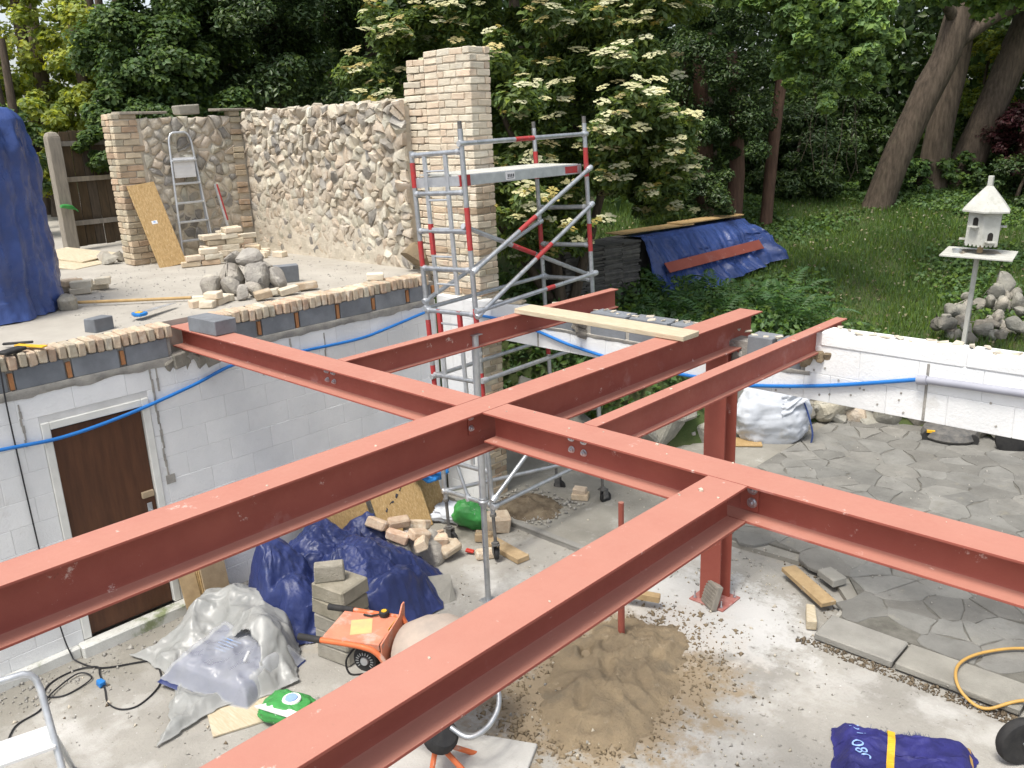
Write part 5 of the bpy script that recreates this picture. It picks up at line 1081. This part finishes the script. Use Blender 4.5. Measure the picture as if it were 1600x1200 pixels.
# ================================================================ GARDEN AND TREES
def trunk(b, path, r0, r1, n=14, rough=.08, seed=0):
    P = smooth_path(path, 8); m = len(P); vs = []; prev = None
    for i, p in enumerate(P):
        t = (P[min(i + 1, m - 1)] - P[max(i - 1, 0)]).normalized(); a = Vector((1, 0, 0)); a = (a - t * a.dot(t)).normalized(); c = t.cross(a); f = i / (m - 1)
        r = r0 + (r1 - r0) * f + r0 * .2 * max(0, 1 - f * 8) ** 2
        for k in range(n):
            an = 2 * PI * k / n; q = r * (1 + rough * mn.noise((math.cos(an) * 1.6 + seed, math.sin(an) * 1.6, f * 4)) + rough * .7 * mn.noise((math.cos(an) * 4 + seed, math.sin(an) * 4, f * 9)))
            vs.append(p + (a * math.cos(an) + c * math.sin(an)) * q)
    b.add(vs, [(i * n + k, i * n + (k + 1) % n, (i + 1) * n + (k + 1) % n, (i + 1) * n + k) for i in range(m - 1) for k in range(n)])
def tree(name, label, cat, base, trunks, crowns, bark, leaf, L, Wd, group=None, cut=None, droop=.15, cname='crown'):
    """trunks: (path, r0, r1); crowns: (n, centre, radii, clumps, clump size, seed)"""
    r = empty(name, base, label=label, cat=cat, group=group); B = Vector(base)
    for i, (path, r0, r1) in enumerate(trunks):
        b = MB(); trunk(b, [Vector(p) - B for p in path], r0, r1, seed=i * 3 + B.x); b.obj('trunk' if r0 > .09 else 'limb', bark, r, smooth=180)
    if crowns:
        Ps, Ns = [], []
        for (n, c, rad, cl, cs, sd_) in crowns:
            P, Nn = crown(n, c, rad, cl, cs, seed=sd_, cut=cut); Ps.append(P); Ns.append(Nn)
        P = np.concatenate(Ps); Nn = np.concatenate(Ns); o = mobj(cname, leaf_mesh(cname, P - np.array(base), Nn, L, Wd, leaf, droop=droop), r)
        return r, P, Nn
    return r, None, None

# elder in flower
cut = lambda P: ((P[:, 1] > 3.3) | (P[:, 2] > 5.35)) & (P[:, 1] > 2.9) & (P[:, 2] > gz(P[:, 0], P[:, 1]) + .3) & ~((P[:, 0] > -.4) & (P[:, 2] < 2.95))
el, EP, EN = tree('elder_shrub', 'large elder covered in flat cream flower heads behind the brick pier', 'shrub', (-1.0, 6.0, 1.7),
    [([(-1, 6, 1.6), (-1.1, 5.8, 3), (-1.6, 5.4, 4.6)], .1, .03), ([(-.9, 6.1, 1.6), (-.5, 6.3, 3.2), (-.1, 6.6, 5)], .09, .03), ([(-1.1, 6, 1.6), (-2, 5.2, 3.5), (-2.8, 4.6, 5)], .08, .02), ([(-1, 6.1, 1.7), (-1.1, 6.5, 4), (-1, 6.6, 6.4)], .08, .02)],
    [(15000, (-2.5, 4.5, 5.15), (1.05, .95, .95), 40, .26, 1), (15000, (-1.3, 5.5, 5.9), (1.3, 1.2, 1.3), 46, .24, 2), (17000, (-.2, 6.3, 4.4), (1.15, 1.05, 1.3), 46, .25, 3), (13000, (-.35, 6.9, 5.9), (1.1, 1.0, 1.2), 40, .25, 4), (13000, (-1.4, 4.9, 4.3), (1.2, 1.0, 1.2), 40, .25, 5), (9000, (.2, 6.7, 3.6), (.7, .7, .8), 30, .28, 6), (8000, (-.5, 5.2, 3.2), (.8, .8, .9), 30, .28, 7), (9000, (-2.2, 5.2, 6.9), (1.5, 1.2, .9), 36, .25, 9)],
    'bark', 'lf_elder', .115, .05, cut=cut)
def umbel(m, seed):
    r = random.Random(seed); vs, fs = [], []
    for i in range(26):
        a = r.random() * 6.28; d = math.sqrt((i + .5) / 26) * .5; x, y = d * math.cos(a), d * math.sin(a); z = .10 - .32 * d * d + r.uniform(-.03, .03); q = r.uniform(.10, .16); t = r.random() * 1.5; n = len(vs)
        for k in range(4): vs.append((x + q * math.cos(t + k * PI / 2), y + q * math.sin(t + k * PI / 2), z + r.uniform(-.03, .03)))
        fs += [(n, n + 1, n + 2, n + 3)]
    return MB().add(vs, fs).mesh('flower_head', m)
UM = [umbel('flower', i) for i in range(4)] + [umbel('flower_tan', 9)] * 2 + [umbel('flower_tan', 8)]
cc = Vector((7.57, -3.99, 4.4)); cen = np.array([[-2.5, 4.5, 5.15], [-1.3, 5.5, 5.9], [-.2, 6.3, 4.4], [-.35, 6.9, 5.9], [-1.4, 4.9, 4.3], [.25, 6.6, 3.2], [.1, 5.2, 3.2], [-2.2, 5.2, 6.9]])
tocam = np.array(cc) - EP; tocam /= np.linalg.norm(tocam, axis=1, keepdims=True); depth_ = (EP - np.array(cc)) @ np.array(fw)
rgt = (EP - np.array(cc)) @ np.array(rt) / depth_; upv = (EP - np.array(cc)) @ np.array(up) / depth_
cell = {}
for i in RNG.permutation(len(EP)):   # outermost leaves on the sunny courtyard side
    k = (int(rgt[i] * 48), int(upv[i] * 56))
    if k not in cell or depth_[i] < depth_[cell[k]]: cell[k] = i
ids = [i for i in cell.values() if upv[i] < .50]; random.shuffle(ids)
fl_ = []
for q, i in enumerate(ids[:296]):
    p = EP[i] + tocam[i] * .13 + [0, 0, .07]; s_ = random.uniform(.14, .27); left = EP[i][0] < -1.4
    me = UM[random.randrange(4)] if random.random() > (.5 if left else .3) else UM[4 + random.randrange(3)]
    fl_.append(p)
    mobj('flower_head', me, el, tuple(p - np.array([-1.0, 6.0, 1.7])), (random.uniform(.1, .5), random.uniform(.05, .4), random.uniform(-.6, .6)), (s_, s_ * random.uniform(.75, 1), s_ * .7))
sf = MB(); um_v = [v.co.copy() for v in UM[0].vertices]; um_f = [tuple(p.vertices) for p in UM[0].polygons]
pick = [i for i in RNG.permutation(len(EP)) if depth_[i] < depth_[cell.get((int(rgt[i] * 48), int(upv[i] * 56)), i)] + .5 and upv[i] < .5][:420]
for i in pick:
    p = EP[i] + tocam[i] * .08 + [0, 0, .05]; s_ = random.uniform(.06, .13); M_ = Euler((random.uniform(0, .6), random.uniform(-.2, .5), random.random() * 6)).to_matrix()
    sf.add([M_ @ (v * s_) + Vector(p - np.array([-1.0, 6.0, 1.7])) for v in um_v], um_f)
sf.obj('small_flower_heads', 'flower_tan', el, kind='stuff')
# dark holly like tree and its stems
tree('holly_tree', 'dense dark holly tree standing behind the slate stack', 'tree', (-1.9, 12.0, 2.15), [([(-1.55, 11.9, 2.0), (-1.5, 12.0, 3.4), (-1.7, 12, 5.5)], .2, .1), ([(-1.95, 11.5, 2.0), (-2.0, 11.6, 3.4), (-2.2, 11.6, 5.5)], .24, .12), ([(-2.4, 11.3, 2.1), (-2.4, 11.4, 3.4), (-2.5, 11.6, 5.5)], .13, .08)],
     [(30000, (-1.9, 11.6, 5.6), (1.35, 1.3, 2.3), 80, .22, 21), (14000, (-2.0, 11.2, 3.75), (1.35, 1.0, .8), 40, .25, 22), (15000, (-2.4, 11.6, 8), (1.6, 1.5, 1.5), 46, .25, 23), (9000, (-1.6, 10.6, 3.0), (1.0, .8, .7), 30, .26, 24)], 'bark_red', 'lf_dark', .075, .04)
tree('slim_tree', 'slim reddish trunk right of the holly tree', 'tree', (-1.24, 12.75, 2.1), [([(-1.24, 12.75, 1.9), (-1.2, 12.85, 3.5), (-1.08, 13.0, 6), (-1.0, 13.1, 9)], .13, .1)], [(6000, (-1.0, 13.2, 7.8), (1.4, 1.3, 1.5), 30, .24, 25)], 'bark_red', 'lf_dark', .08, .045)
# poplars
pc = lambda P: P[:, 2] > 4.2
tree('poplar_tree', 'thick leaning poplar trunk with bright heart leaves hanging before it', 'tree', (-.12, 15.5, 2.2), [([(-.12, 15.5, 2.0), (.15, 15.75, 3.2), (.55, 16.1, 4.6), (.85, 16.4, 5.6), (1.1, 16.6, 7.5), (1.2, 16.7, 10)], .32, .25), ([(.85, 16.4, 5.5), (1.35, 16.9, 6.0), (1.9, 17.4, 6.4), (2.2, 17.8, 7.4)], .17, .08), ([(.9, 16.4, 6), (.7, 14.5, 7.2), (1.0, 12, 7.0), (1.6, 9.6, 6.4)], .12, .03)],
     [(8200, (1.55, 8.9, 6.0), (.75, .75, .85), 60, .2, 31), (6200, (1.15, 9.4, 5.75), (.8, .8, .85), 50, .2, 32), (4000, (2.05, 9.3, 5.4), (.42, .5, .62), 20, .3, 33), (1900, (1.75, 9.0, 4.75), (.30, .32, .42), 12, .34, 34), (1900, (1.25, 8.9, 4.95), (.3, .3, .45), 12, .34, 35), (2400, (2.1, 9.2, 4.9), (.28, .3, .42), 12, .34, 39), (5000, (2.5, 11.0, 6.4), (1.2, 1.2, .6), 36, .25, 36), (3500, (3.0, 12.0, 6.3), (1.1, 1.0, .6), 30, .25, 37), (2500, (.4, 8.9, 6.3), (.8, .8, .6), 24, .25, 38)], 'bark', 'lf_poplar', .112, .095, droop=.25)
tree('poplar_tree', 'upright slimmer poplar trunk second from the leaning one', 'tree', (.30, 17.7, 2.5), [([(.3, 17.7, 2.3), (.36, 17.8, 4), (.5, 18, 6), (.5, 18, 10)], .33, .25)], [(4000, (.6, 18.2, 8), (1.6, 1.5, 1.4), 30, .25, 41)], 'bark', 'lf_mid', .12, .08)
tree('poplar_tree', 'leaning poplar trunk behind the white dovecote', 'tree', (.68, 18.5, 2.5), [([(.62, 18.4, 2.3), (.9, 18.7, 3.6), (1.35, 19.1, 5.4), (1.75, 19.5, 7.2), (2.0, 19.7, 10)], .38, .28)], [(7000, (2.2, 18.2, 7.2), (1.8, 1.6, 1.2), 44, .24, 42)], 'bark', 'lf_poplar', .13, .1)
tree('poplar_tree', 'reddish trunk at the right edge above the copper shrub', 'tree', (1.55, 20.4, 2.7), [([(1.5, 20.3, 2.5), (1.7, 20.5, 5), (1.9, 20.6, 7), (2.0, 20.7, 10)], .3, .22)], [(4000, (2.4, 19.9, 7.4), (1.6, 1.5, 1.2), 30, .25, 43)], 'bark_red', 'lf_mid', .12, .08)
# shrubs under the trees
def shrub(label, c, rad, n, leaf, L, Wd, seed, cl=40, cs=.26, name='shrub', cat='shrub'):
    base = (c[0], c[1], float(gz(c[0], c[1])) - .05)
    tree(name, label, cat, base, [([base, (c[0] + .1, c[1], c[2]), (c[0] + .2, c[1] + .1, c[2] + rad[2] * .5)], .05, .02)], [(n, c, rad, cl, cs, seed)], 'bark', leaf, L, Wd)
shrub('dark laurel thicket in the shade left of the leaning poplar', (-2.2, 15.8, 3.4), (1.7, 1.2, 1.5), 16000, 'lf_dark', .14, .05, 51)
shrub('deep shade shrub farther back between holly and poplar', (-2.9, 18.5, 3.7), (2.0, 1.5, 2.0), 15000, 'lf_dark', .15, .06, 52)
shrub('leafy nettle clump at the foot of the upright poplar', (-.35, 17.1, 2.8), (.9, .7, .5), 4500, 'lf_ivy', .13, .08, 53)
shrub('low green clump beneath the dovecote trunks', (.6, 18.0, 2.8), (.9, .6, .45), 3500, 'lf_ivy', .12, .08, 54)
shrub('copper leaved shrub at the right edge of the garden', (2.0, 18.6, 3.6), (.95, .9, 1.0), 9000, 'lf_copper', .09, .06, 55)
shrub('pale green sapling between the two rear poplar trunks', (.55, 19.6, 5.0), (.9, .8, 1.2), 4500, 'lf_lit', .12, .08, 56)
shrub('mid green bush behind the dovecote', (.9, 20.2, 3.6), (1.2, .9, 1.2), 8000, 'lf_mid', .1, .06, 57)
shrub('dark bush beneath the copper shrub', (2.0, 18.0, 2.6), (1.1, .8, .7), 6000, 'lf_dark', .09, .05, 58)
# trees behind the stone walls, left
tree('hawthorn_tree', 'broad dark hawthorn behind the quoined wall', 'tree', (-8.3, 3.4, 2.4), [([(-8.3, 3.4, 2.2), (-8.3, 3.4, 4), (-8.1, 3.6, 6)], .2, .1)], [(24000, (-7.8, 3.5, 5.7), (1.35, 1.3, 1.1), 60, .26, 61), (18000, (-7.4, 3.5, 4.6), (1.1, 1.2, .8), 44, .26, 62), (9000, (-7.1, 2.3, 4.4), (.7, .8, .7), 36, .28, 63), (3500, (-6.4, 1.75, 4.25), (.35, .5, .4), 14, .3, 59), (9000, (-8.0, 4.0, 7), (1.2, 1.2, 1.0), 44, .26, 60)], 'bark', 'lf_mid', .1, .065)
tree('yew_tree', 'tall dark yew rising over the corner of the stone walls', 'tree', (-8.0, 5.8, 2.4), [([(-8, 5.8, 2.2), (-8, 5.8, 5), (-8, 5.9, 8)], .24, .12)], [(26000, (-7.6, 5.0, 6.2), (1.6, 1.6, 1.6), 60, .26, 64), (16000, (-7.6, 6.6, 5.6), (1.4, 1.4, 1.9), 46, .26, 65), (9000, (-7.6, 8.6, 6.8), (1.6, 1.5, 1.4), 36, .26, 66)], 'bark', 'lf_dark', .1, .05)
tree('sunlit_tree', 'yellow green sunlit tree at the far left', 'tree', (-13.4, 3.3, 2.6), [([(-13.4, 3.3, 2.4), (-13.2, 3.4, 4.5), (-13.3, 3.5, 11)], .2, .1), ([(-12.6, 3.9, 2.4), (-12.6, 4.0, 5), (-12.7, 4.1, 11)], .14, .08)], [(15000, (-14.2, 3.0, 6.4), (2.0, 2.0, 1.6), 70, .2, 67), (8500, (-13, 2.8, 4.6), (1.5, 1.4, 1.2), 46, .2, 68), (7500, (-12.2, 4.2, 5.8), (1.2, 1.2, 1.6), 44, .2, 69), (5000, (-11.5, 3.4, 4.4), (.9, .9, .9), 30, .22, 72)], 'bark', 'lf_lit', .13, .085)
tree('hazel_tree', 'mid green hazel hanging over the fence post', 'tree', (-9.3, 1.3, 2.6), [([(-9.3, 1.3, 2.4), (-9.2, 1.4, 4), (-9, 1.4, 6)], .12, .05)], [(3000, (-9.3, 1.2, 4.2), (.8, .8, .8), 30, .24, 70)], 'bark', 'lf_mid', .1, .07)
# the wood that closes the view: one far mass of foliage
r_ = np.random.default_rng(77); n = 120000
th = r_.uniform(R(-88), R(14), n); cl = r_.integers(0, 900, n); cth = r_.uniform(R(-90), R(16), 900); cr_ = r_.uniform(17.5, 31, 900); cz = 2 + 13.5 * r_.uniform(0, 1, 900) ** 1.15; csz = r_.uniform(.7, 1.9, 900)
off = r_.normal(size=(n, 3)); off /= np.linalg.norm(off, axis=1, keepdims=True); off *= (r_.uniform(0, 1, n) ** .5 * csz[cl])[:, None]
C_ = np.stack([7.5 + np.sin(cth[cl]) * cr_[cl], -4 + np.cos(cth[cl]) * cr_[cl], cz[cl]], 1) + off * [1, 1, .8]
far = np.hypot(C_[:, 0] - 7.5, C_[:, 1] + 4) > 17.5
azi = np.arctan2(C_[:, 0] - 7.5, C_[:, 1] + 4); rr_ = np.hypot(C_[:, 0] - 7.5, C_[:, 1] + 4)
far &= ~((azi > R(-30)) & (rr_ < 25)); far &= ~((azi < R(-64)) & ((r_.random(n) < .8) | (rr_ < 27))); far &= C_[:, 2] > gz(C_[:, 0], np.maximum(C_[:, 1], 3)) - .3
C_ = C_[far]; Nn = r_.normal(size=C_.shape) + [0, 0, .4]
mobj('far_wood', leaf_mesh('far_wood', C_, Nn, .26, .17, 'lf_mid'), kind='stuff')
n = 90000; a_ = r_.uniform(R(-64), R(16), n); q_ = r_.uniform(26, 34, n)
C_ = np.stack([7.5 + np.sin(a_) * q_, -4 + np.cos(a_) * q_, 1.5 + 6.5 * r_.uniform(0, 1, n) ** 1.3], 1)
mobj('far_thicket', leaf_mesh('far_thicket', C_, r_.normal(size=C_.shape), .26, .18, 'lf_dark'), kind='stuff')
b = MB()
for i in range(46):
    a = random.uniform(R(-88), R(12)); q = random.uniform(19, 30); x, y = 7.5 + math.sin(a) * q, -4 + math.cos(a) * q
    if a > R(-30) and q < 25: continue
    z = float(gz(x, max(y, 3))); trunk(b, [(x, y, z - .3), (x + random.uniform(-.3, .3), y, z + 4), (x + random.uniform(-.8, .8), y, z + 11)], random.uniform(.1, .26), .07, 8)
b.obj('far_trunks', 'bark', kind='stuff', smooth=180)
# hanging dead twigs before the poplar
b = MB()
for i in range(9):
    x, y, z = 1.5 + random.uniform(-.5, .5), 9.3 + random.uniform(-.5, .5), 5.1; P = [(x, y, z)]
    for k in range(7): x += random.uniform(-.1, .1); y += random.uniform(-.1, .1); z -= random.uniform(.14, .3); P.append((x, y, z))
    b.tube(smooth_path(P, 3), .0035, 4, False)
b.obj('dead_twigs', 'bark', label='thin bare twigs hanging under the heart shaped leaves', cat='twigs', smooth=60)

# grass, ground ivy, litter: uncountable cover
def cover_pts(n, xr, yr, dens):
    x = r_.uniform(*xr, n); y = r_.uniform(*yr, n); d = np.array([dens(a, c) for a, c in zip(x, y)]); k = r_.random(n) < d; x, y = x[k], y[k]
    e = y - np.interp(x, BX, BY); k = e > .25; x, y = x[k], y[k]; return np.stack([x, y, gz(x, y)], 1)
nz_ = lambda x, y, s: .5 + .5 * mn.noise((x * s, y * s, 4))
ivy = lambda x, y: float(sst(.46, .68, nz_(x, y, .5) + .035 * (y - 12)))
P = cover_pts(170000, (-5, 7.5), (7.6, 21), lambda x, y: .3 + .7 * (1 - ivy(x, y)))
n = len(P); a = r_.random(n) * 6.28; hgt = r_.uniform(.05, .14, n); wd = r_.uniform(.006, .013, n); lean = r_.uniform(-.06, .06, (n, 2))
V = np.stack([P + np.stack([np.cos(a) * wd, np.sin(a) * wd, 0 * a - .02], 1), P - np.stack([np.cos(a) * wd, np.sin(a) * wd, 0 * a + .02], 1), P + np.stack([lean[:, 0], lean[:, 1], hgt], 1)], 1).reshape(-1, 3)
mobj('grass', np_mesh('grass', V, np.arange(3 * n).reshape(-1, 3), 'lf_grass'), kind='stuff')
P = cover_pts(70000, (-5, 7.5), (8.2, 21), lambda x, y: ivy(x, y)); P[:, 2] += .04 + .14 * r_.random(len(P)) * np.array([nz_(p[0], p[1], 1.5) for p in P])
mobj('ground_ivy', leaf_mesh('ground_ivy', P, r_.normal(size=P.shape) * .5 + [0, -.2, 1], .085, .075, 'lf_ivy'), kind='stuff')
P = cover_pts(16000, (-2, 3.2), (4.2, 8.6), lambda x, y: 1.0); P[:, 2] += .05 + .3 * r_.random(len(P)) ** 2
mobj('bank_undergrowth', leaf_mesh('bank_undergrowth', P, r_.normal(size=P.shape) * .6 + [.2, -.4, .8], .11, .07, 'lf_ivy'), kind='stuff')
P = cover_pts(3600, (-3, 7), (7.8, 16), lambda x, y: .9 * nz_(x, y, .9)); P[:, 2] += .06
mobj('fallen_petals', leaf_mesh('fallen_petals', P, r_.normal(size=P.shape) * .3 + [0, -.3, 1], .055, .035, 'lf_litter'), kind='stuff')
# ferns
def frond():
    vs, fs = [], []; N_ = 15
    for i in range(N_):
        t = (i + .5) / N_; x = t * .9; z = .42 * math.sin(t * 2.1) - .12 * t * t; w_ = .17 * math.sin(PI * (t * .9 + .1)) ** .8 + .01
        for s in (-1, 1):
            n = len(vs); vs += [(x - .02, 0, z), (x + .05, s * w_ * .5, z + .02), (x + .09, s * w_, z - .03), (x + .012, s * w_ * .5, z + .005)]; fs.append((n, n + 1, n + 2, n + 3))
    return MB().add(vs, fs).mesh('frond', 'lf_fern')
FR = frond()
fern_spots = [(-.15, 7.35), (.2, 7.0), (.45, 7.6), (-.35, 7.9), (.7, 8.1), (1.0, 8.4), (1.3, 8.2), (1.25, 8.8), (1.7, 8.6), (.2, 8.3), (1.6, 8.15), (.55, 6.4), (.9, 7.2), (.35, 5.9), (.0, 6.4), (.6, 5.4), (2.0, 8.45)]
for i, (x, y) in enumerate(fern_spots):
    f = empty('fern', (x, y, float(gz(x, y)) - .02), label='green fern with arching fronds on the bank beyond the steel beams', cat='fern', group='ferns along the garden bank')
    nf = 9
    for k in range(nf):
        s_ = random.uniform(.6, .95); mobj('frond', FR, f, (0, 0, 0), (random.uniform(-.15, .15), random.uniform(-.55, .05), 2 * PI * k / nf + random.uniform(-.25, .25)), (s_, s_, s_ * random.uniform(.8, 1.2)))
# slate stack, tarp over its far half, boards, steel strip
sk = empty('slate_stack', (-1.2, 6.9, 1.4), (0, 0, R(-8)), label='dark stack of old roof slates at the edge of the elder', cat='slate stack')
SLm = brick_mesh('slate', 'slate', .2, .1, (.5, .28, .02))
k = 0
for row, x in enumerate((.22, -.1)):
    for pile in range(4):
        for lay_ in range(34):
            if row and lay_ < 30: continue
            if k >= 296: break
            mobj('slate', SLm, sk, (x - .02 * pile + random.uniform(-.025, .03), -.62 + pile * .42 + random.uniform(-.02, .02), .03 + lay_ * .031), (random.uniform(-.02, .02), random.uniform(-.03, .03), PI / 2 + random.uniform(-.05, .05)), (.41, .32, .03)); k += 1
b = MB(); b.mm((-.5, -.8, -.3), (.07, 1.0, 1.02)); b.obj('slate_core', 'slate', sk, kind='stuff')
b = MB(); b.mm((-.5, -.85, -.3), (.42, 1.05, .012)); b.obj('pallet', 'oldwood', sk)
hid = empty('covered_stack', (-.95, 9.6, 1.4), (0, 0, R(-5)), label='covered continuation of the stack beneath the blue sheet', cat='stack')
b = MB(); b.mm((-.6, -1.75, -.1), (.04, 1.05, 1.02)); b.obj('stack_body', 'slate', hid)
def stk_fn(u, v):
    y = 7.9 + 3.0 * u; t = v; zt_ = 2.47 + .02 * u; zb_ = float(gz(-.2, y)) + .0
    prof = [(0, -1.35, zt_), (.16, -.86, zt_), (.24, -.80, zt_ - .06), (.72, -.58, zb_ + .42), (.80, -.5, zb_ + .30), (.9, -.30, zb_ + .16), (1, -.16, zb_ + .03)]
    for a, c in zip(prof, prof[1:]):
        if t <= c[0] + 1e-9: break
    f = (t - a[0]) / (c[0] - a[0]); x = a[1] + (c[1] - a[1]) * f; z = a[2] + (c[2] - a[2]) * f
    am = float(sst(.12, .5, t)); fold = .10 * am * ridge(u * 8 + .5 * t, t * .5, 3) + .06 * am * ridge(u * 19 + .3 * t, t * .6, 8) + .015 * am * ridge(u * 45, t * 2, 2) + .02 * fbm(u * 12, t * 6, 1)
    if t > .84: fold += .05 * fbm(u * 9, t * 5, 4) ; x += .1 * fbm(u * 7, 2, 7) * (t - .84) / .16
    x += fold; 
    if u > .9 and t > .3: x += .15 * (u - .9) / .1 * am
    y += .05 * fbm(t * 4, u * 3, 6) + (.12 * (t - .5) * (-1 if u < .06 else 0))
    return (x + .22 * u - .06, y, max(z + .4 * fold * (t > .7), zb_ + .01))
grid_obj('tarpaulin', stk_fn, 260, 70, 'blue', label='blue plastic sheet pleated over the garden stack below the boards', cat='tarpaulin')
single('osb_board', 'osb', (-1.18, 8.6, 2.53), (1.8, .34, .02), (.0, 0, R(80)), 'osb strip on the blue covered stack, nearer of two', 'board', .002, .002)
single('osb_board', 'osb', (-.98, 10.05, 2.555), (1.75, .36, .02), (.0, 0, R(83)), 'osb strip on the blue covered stack, farther of two', 'board', .002, .002)
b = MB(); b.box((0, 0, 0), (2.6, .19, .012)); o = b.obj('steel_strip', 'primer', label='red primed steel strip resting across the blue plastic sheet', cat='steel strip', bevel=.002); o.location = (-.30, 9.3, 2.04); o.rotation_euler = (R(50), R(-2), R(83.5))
# dovecote
dv = empty('dovecote', (3.98, 8.72, .85), (0, R(2.2), 0), label='white hexagonal wooden dovecote with pointed roof on a bird table', cat='dovecote')
b = MB(); b.box((-.05, .0, .78), (.055, .055, 1.62)); b.obj('post', 'birdwhite', dv, bevel=.004)
tb = MB(); tb.box((-.05, .06, 1.60), (.86, .80, .022), (0, 0, R(10))); tbl = tb.obj('table_board', 'birdwhite', dv, bevel=.003)
b = MB(); b.box((-.05, .06, 1.614), (.5, .4, .006), (0, 0, R(30)), .03); b.obj('seed_mat', 'oldwood', tbl)
b = MB(); b.lathe([(.055, 1.611), (.065, 1.66), (.058, 1.66), (.05, 1.62), (0, 1.62)], (-.28, -.1, 0), 14); b.obj('water_bowl', 'galv', tbl, smooth=40)
b = MB(); b.box((-.05, .08, 1.66), (.06, .06, .12)); b.obj('stub_post', 'timber_tan', dv)
HX, HY, Rr = -.05, .08, .225; a0 = R(-16); b = MB(); b.lathe([(Rr, 1.74), (Rr, 2.18)], (HX, HY, 0), 6, a0=a0); hb = b.obj('house_body', 'birdwhite', dv, bevel=.004)
b = MB(); b.lathe([(Rr * 1.42, 2.165), (Rr * 1.42, 2.185), (Rr * .95, 2.31), (.045, 2.49), (.0, 2.5)], (HX, HY, 0), 6, a0=a0); rf = b.obj('roof', 'birdwhite', dv)
for q in range(3):
    b = MB(); t = (q + 1) / 4; rr = Rr * 1.42 * (1 - t) + .045 * t; b.lathe([(rr + .012, 2.185 + .305 * t - .008), (rr + .004, 2.185 + .305 * t)], (HX, HY, 0), 6, a0=a0); b.obj('shingle_course', 'birdwhite', rf)
b = MB(); b.box((HX, HY, 2.55), (.06, .06, .14)); b.obj('chimney', 'birdwhite', rf, bevel=.004)
for k in range(6):
    a = a0 + PI / 6 + k * PI / 3; ax, ay = math.cos(a), math.sin(a); ap = Rr * math.cos(PI / 6); z0 = 1.80 if k % 2 else 1.99
    fn = lambda u, v, h: (HX + ax * (ap + h) - ay * u, HY + ay * (ap + h) + ax * u, z0 + v)
    b = MB(); b.prism([(-.036, 0), (.036, 0), (.036, .07)] + [(.036 * math.cos(t), .07 + .036 * math.sin(t)) for t in (.4, .8, 1.2, PI / 2, 1.95, 2.35, 2.75)] + [(-.036, .07)], fn, -.01, .003); b.obj('arched_hole', 'hole', hb)
    b = MB(); b.prism([(-.062, -.008), (.062, -.008), (.062, -.022), (-.062, -.022)], fn, 0.0, .075); b.prism([(-.05, -.022), (.05, -.022), (.0, -.07)], fn, .0, .012); b.obj('perch_shelf', 'birdwhite', hb)
    b = MB(); 
    for t in range(4): b.prism([(-.105 + .055 * t, 0), (-.06 + .055 * t, 0), (-.072 + .055 * t, -.03), (-.093 + .055 * t, -.03)], lambda u, v, h: (HX + ax * (ap + h) - ay * u, HY + ay * (ap + h) + ax * u, 1.745 + v), -.012, .002)
    b.obj('scalloped_edge', 'birdwhite', hb)
# rockery
RKS = [hull_mesh('rock', 'rock', 20, 200 + i, .85, 1) for i in range(8)]
for i in range(120):
    t = random.random(); x = 3.3 + random.random() * 1.9; y = 9.3 + random.random() * 2.2
    if x < 3.55 and y > 11: continue
    s_ = random.uniform(.16, .36) if i > 8 else random.uniform(.36, .46); mobj('rock', RKS[i % 8], None, (x, y, float(gz(x, y)) + s_ * .26 + (.16 if i % 3 == 0 else 0)), (random.random() * 6, random.random() * 6, random.random() * 6), (s_, s_ * .85, s_ * .75), label='grey rock of the rockery behind the dovecote post', cat='rock', group='rocks of the rockery')
# ---- labels that single out the members of a row of like things, by their place from the left
ORD = ['first', 'second', 'third', 'fourth', 'fifth', 'sixth', 'seventh', 'eighth', 'ninth', 'tenth', 'eleventh', 'twelfth', 'thirteenth', 'fourteenth', 'fifteenth', 'sixteenth', 'seventeenth', 'eighteenth', 'nineteenth', 'twentieth']
bpy.context.view_layer.update()
def px(o):
    d = o.matrix_world.translation - cam.matrix_world.translation; return d.dot(rt) / d.dot(fw)
for grp, head in (('ferns along the garden bank', 'green fern on the bank beyond the steel beams'), ('stones of the terrace rubble heap', 'grey stone of the terrace rubble heap'), ('bricks tipped on the navy tarpaulin', 'dusty brick tipped on the navy tarpaulin'), ('broken bricks along the terrace edge', 'broken brick before the terrace rubble heap'), ('loose bricks in the wall corner', 'loose cream brick in the terrace wall corner'), ('bricks in the low stack by the osb strip', 'cream brick of the low stack by the osb strip'), ('bricks in the pile by the blue cover', 'pale brick of the small pile by the blue cover'), ('lumps under the tipped bricks', 'grey lump half under the tipped bricks'), ('stones under the old timbers', 'tan stone in the rubble under the old timbers')):
    m_ = sorted([o for o in SC.objects if o.get('group') == grp], key=px)
    for i, o in enumerate(m_): o['label'] = head + ', ' + ORD[i] + ' from the left'
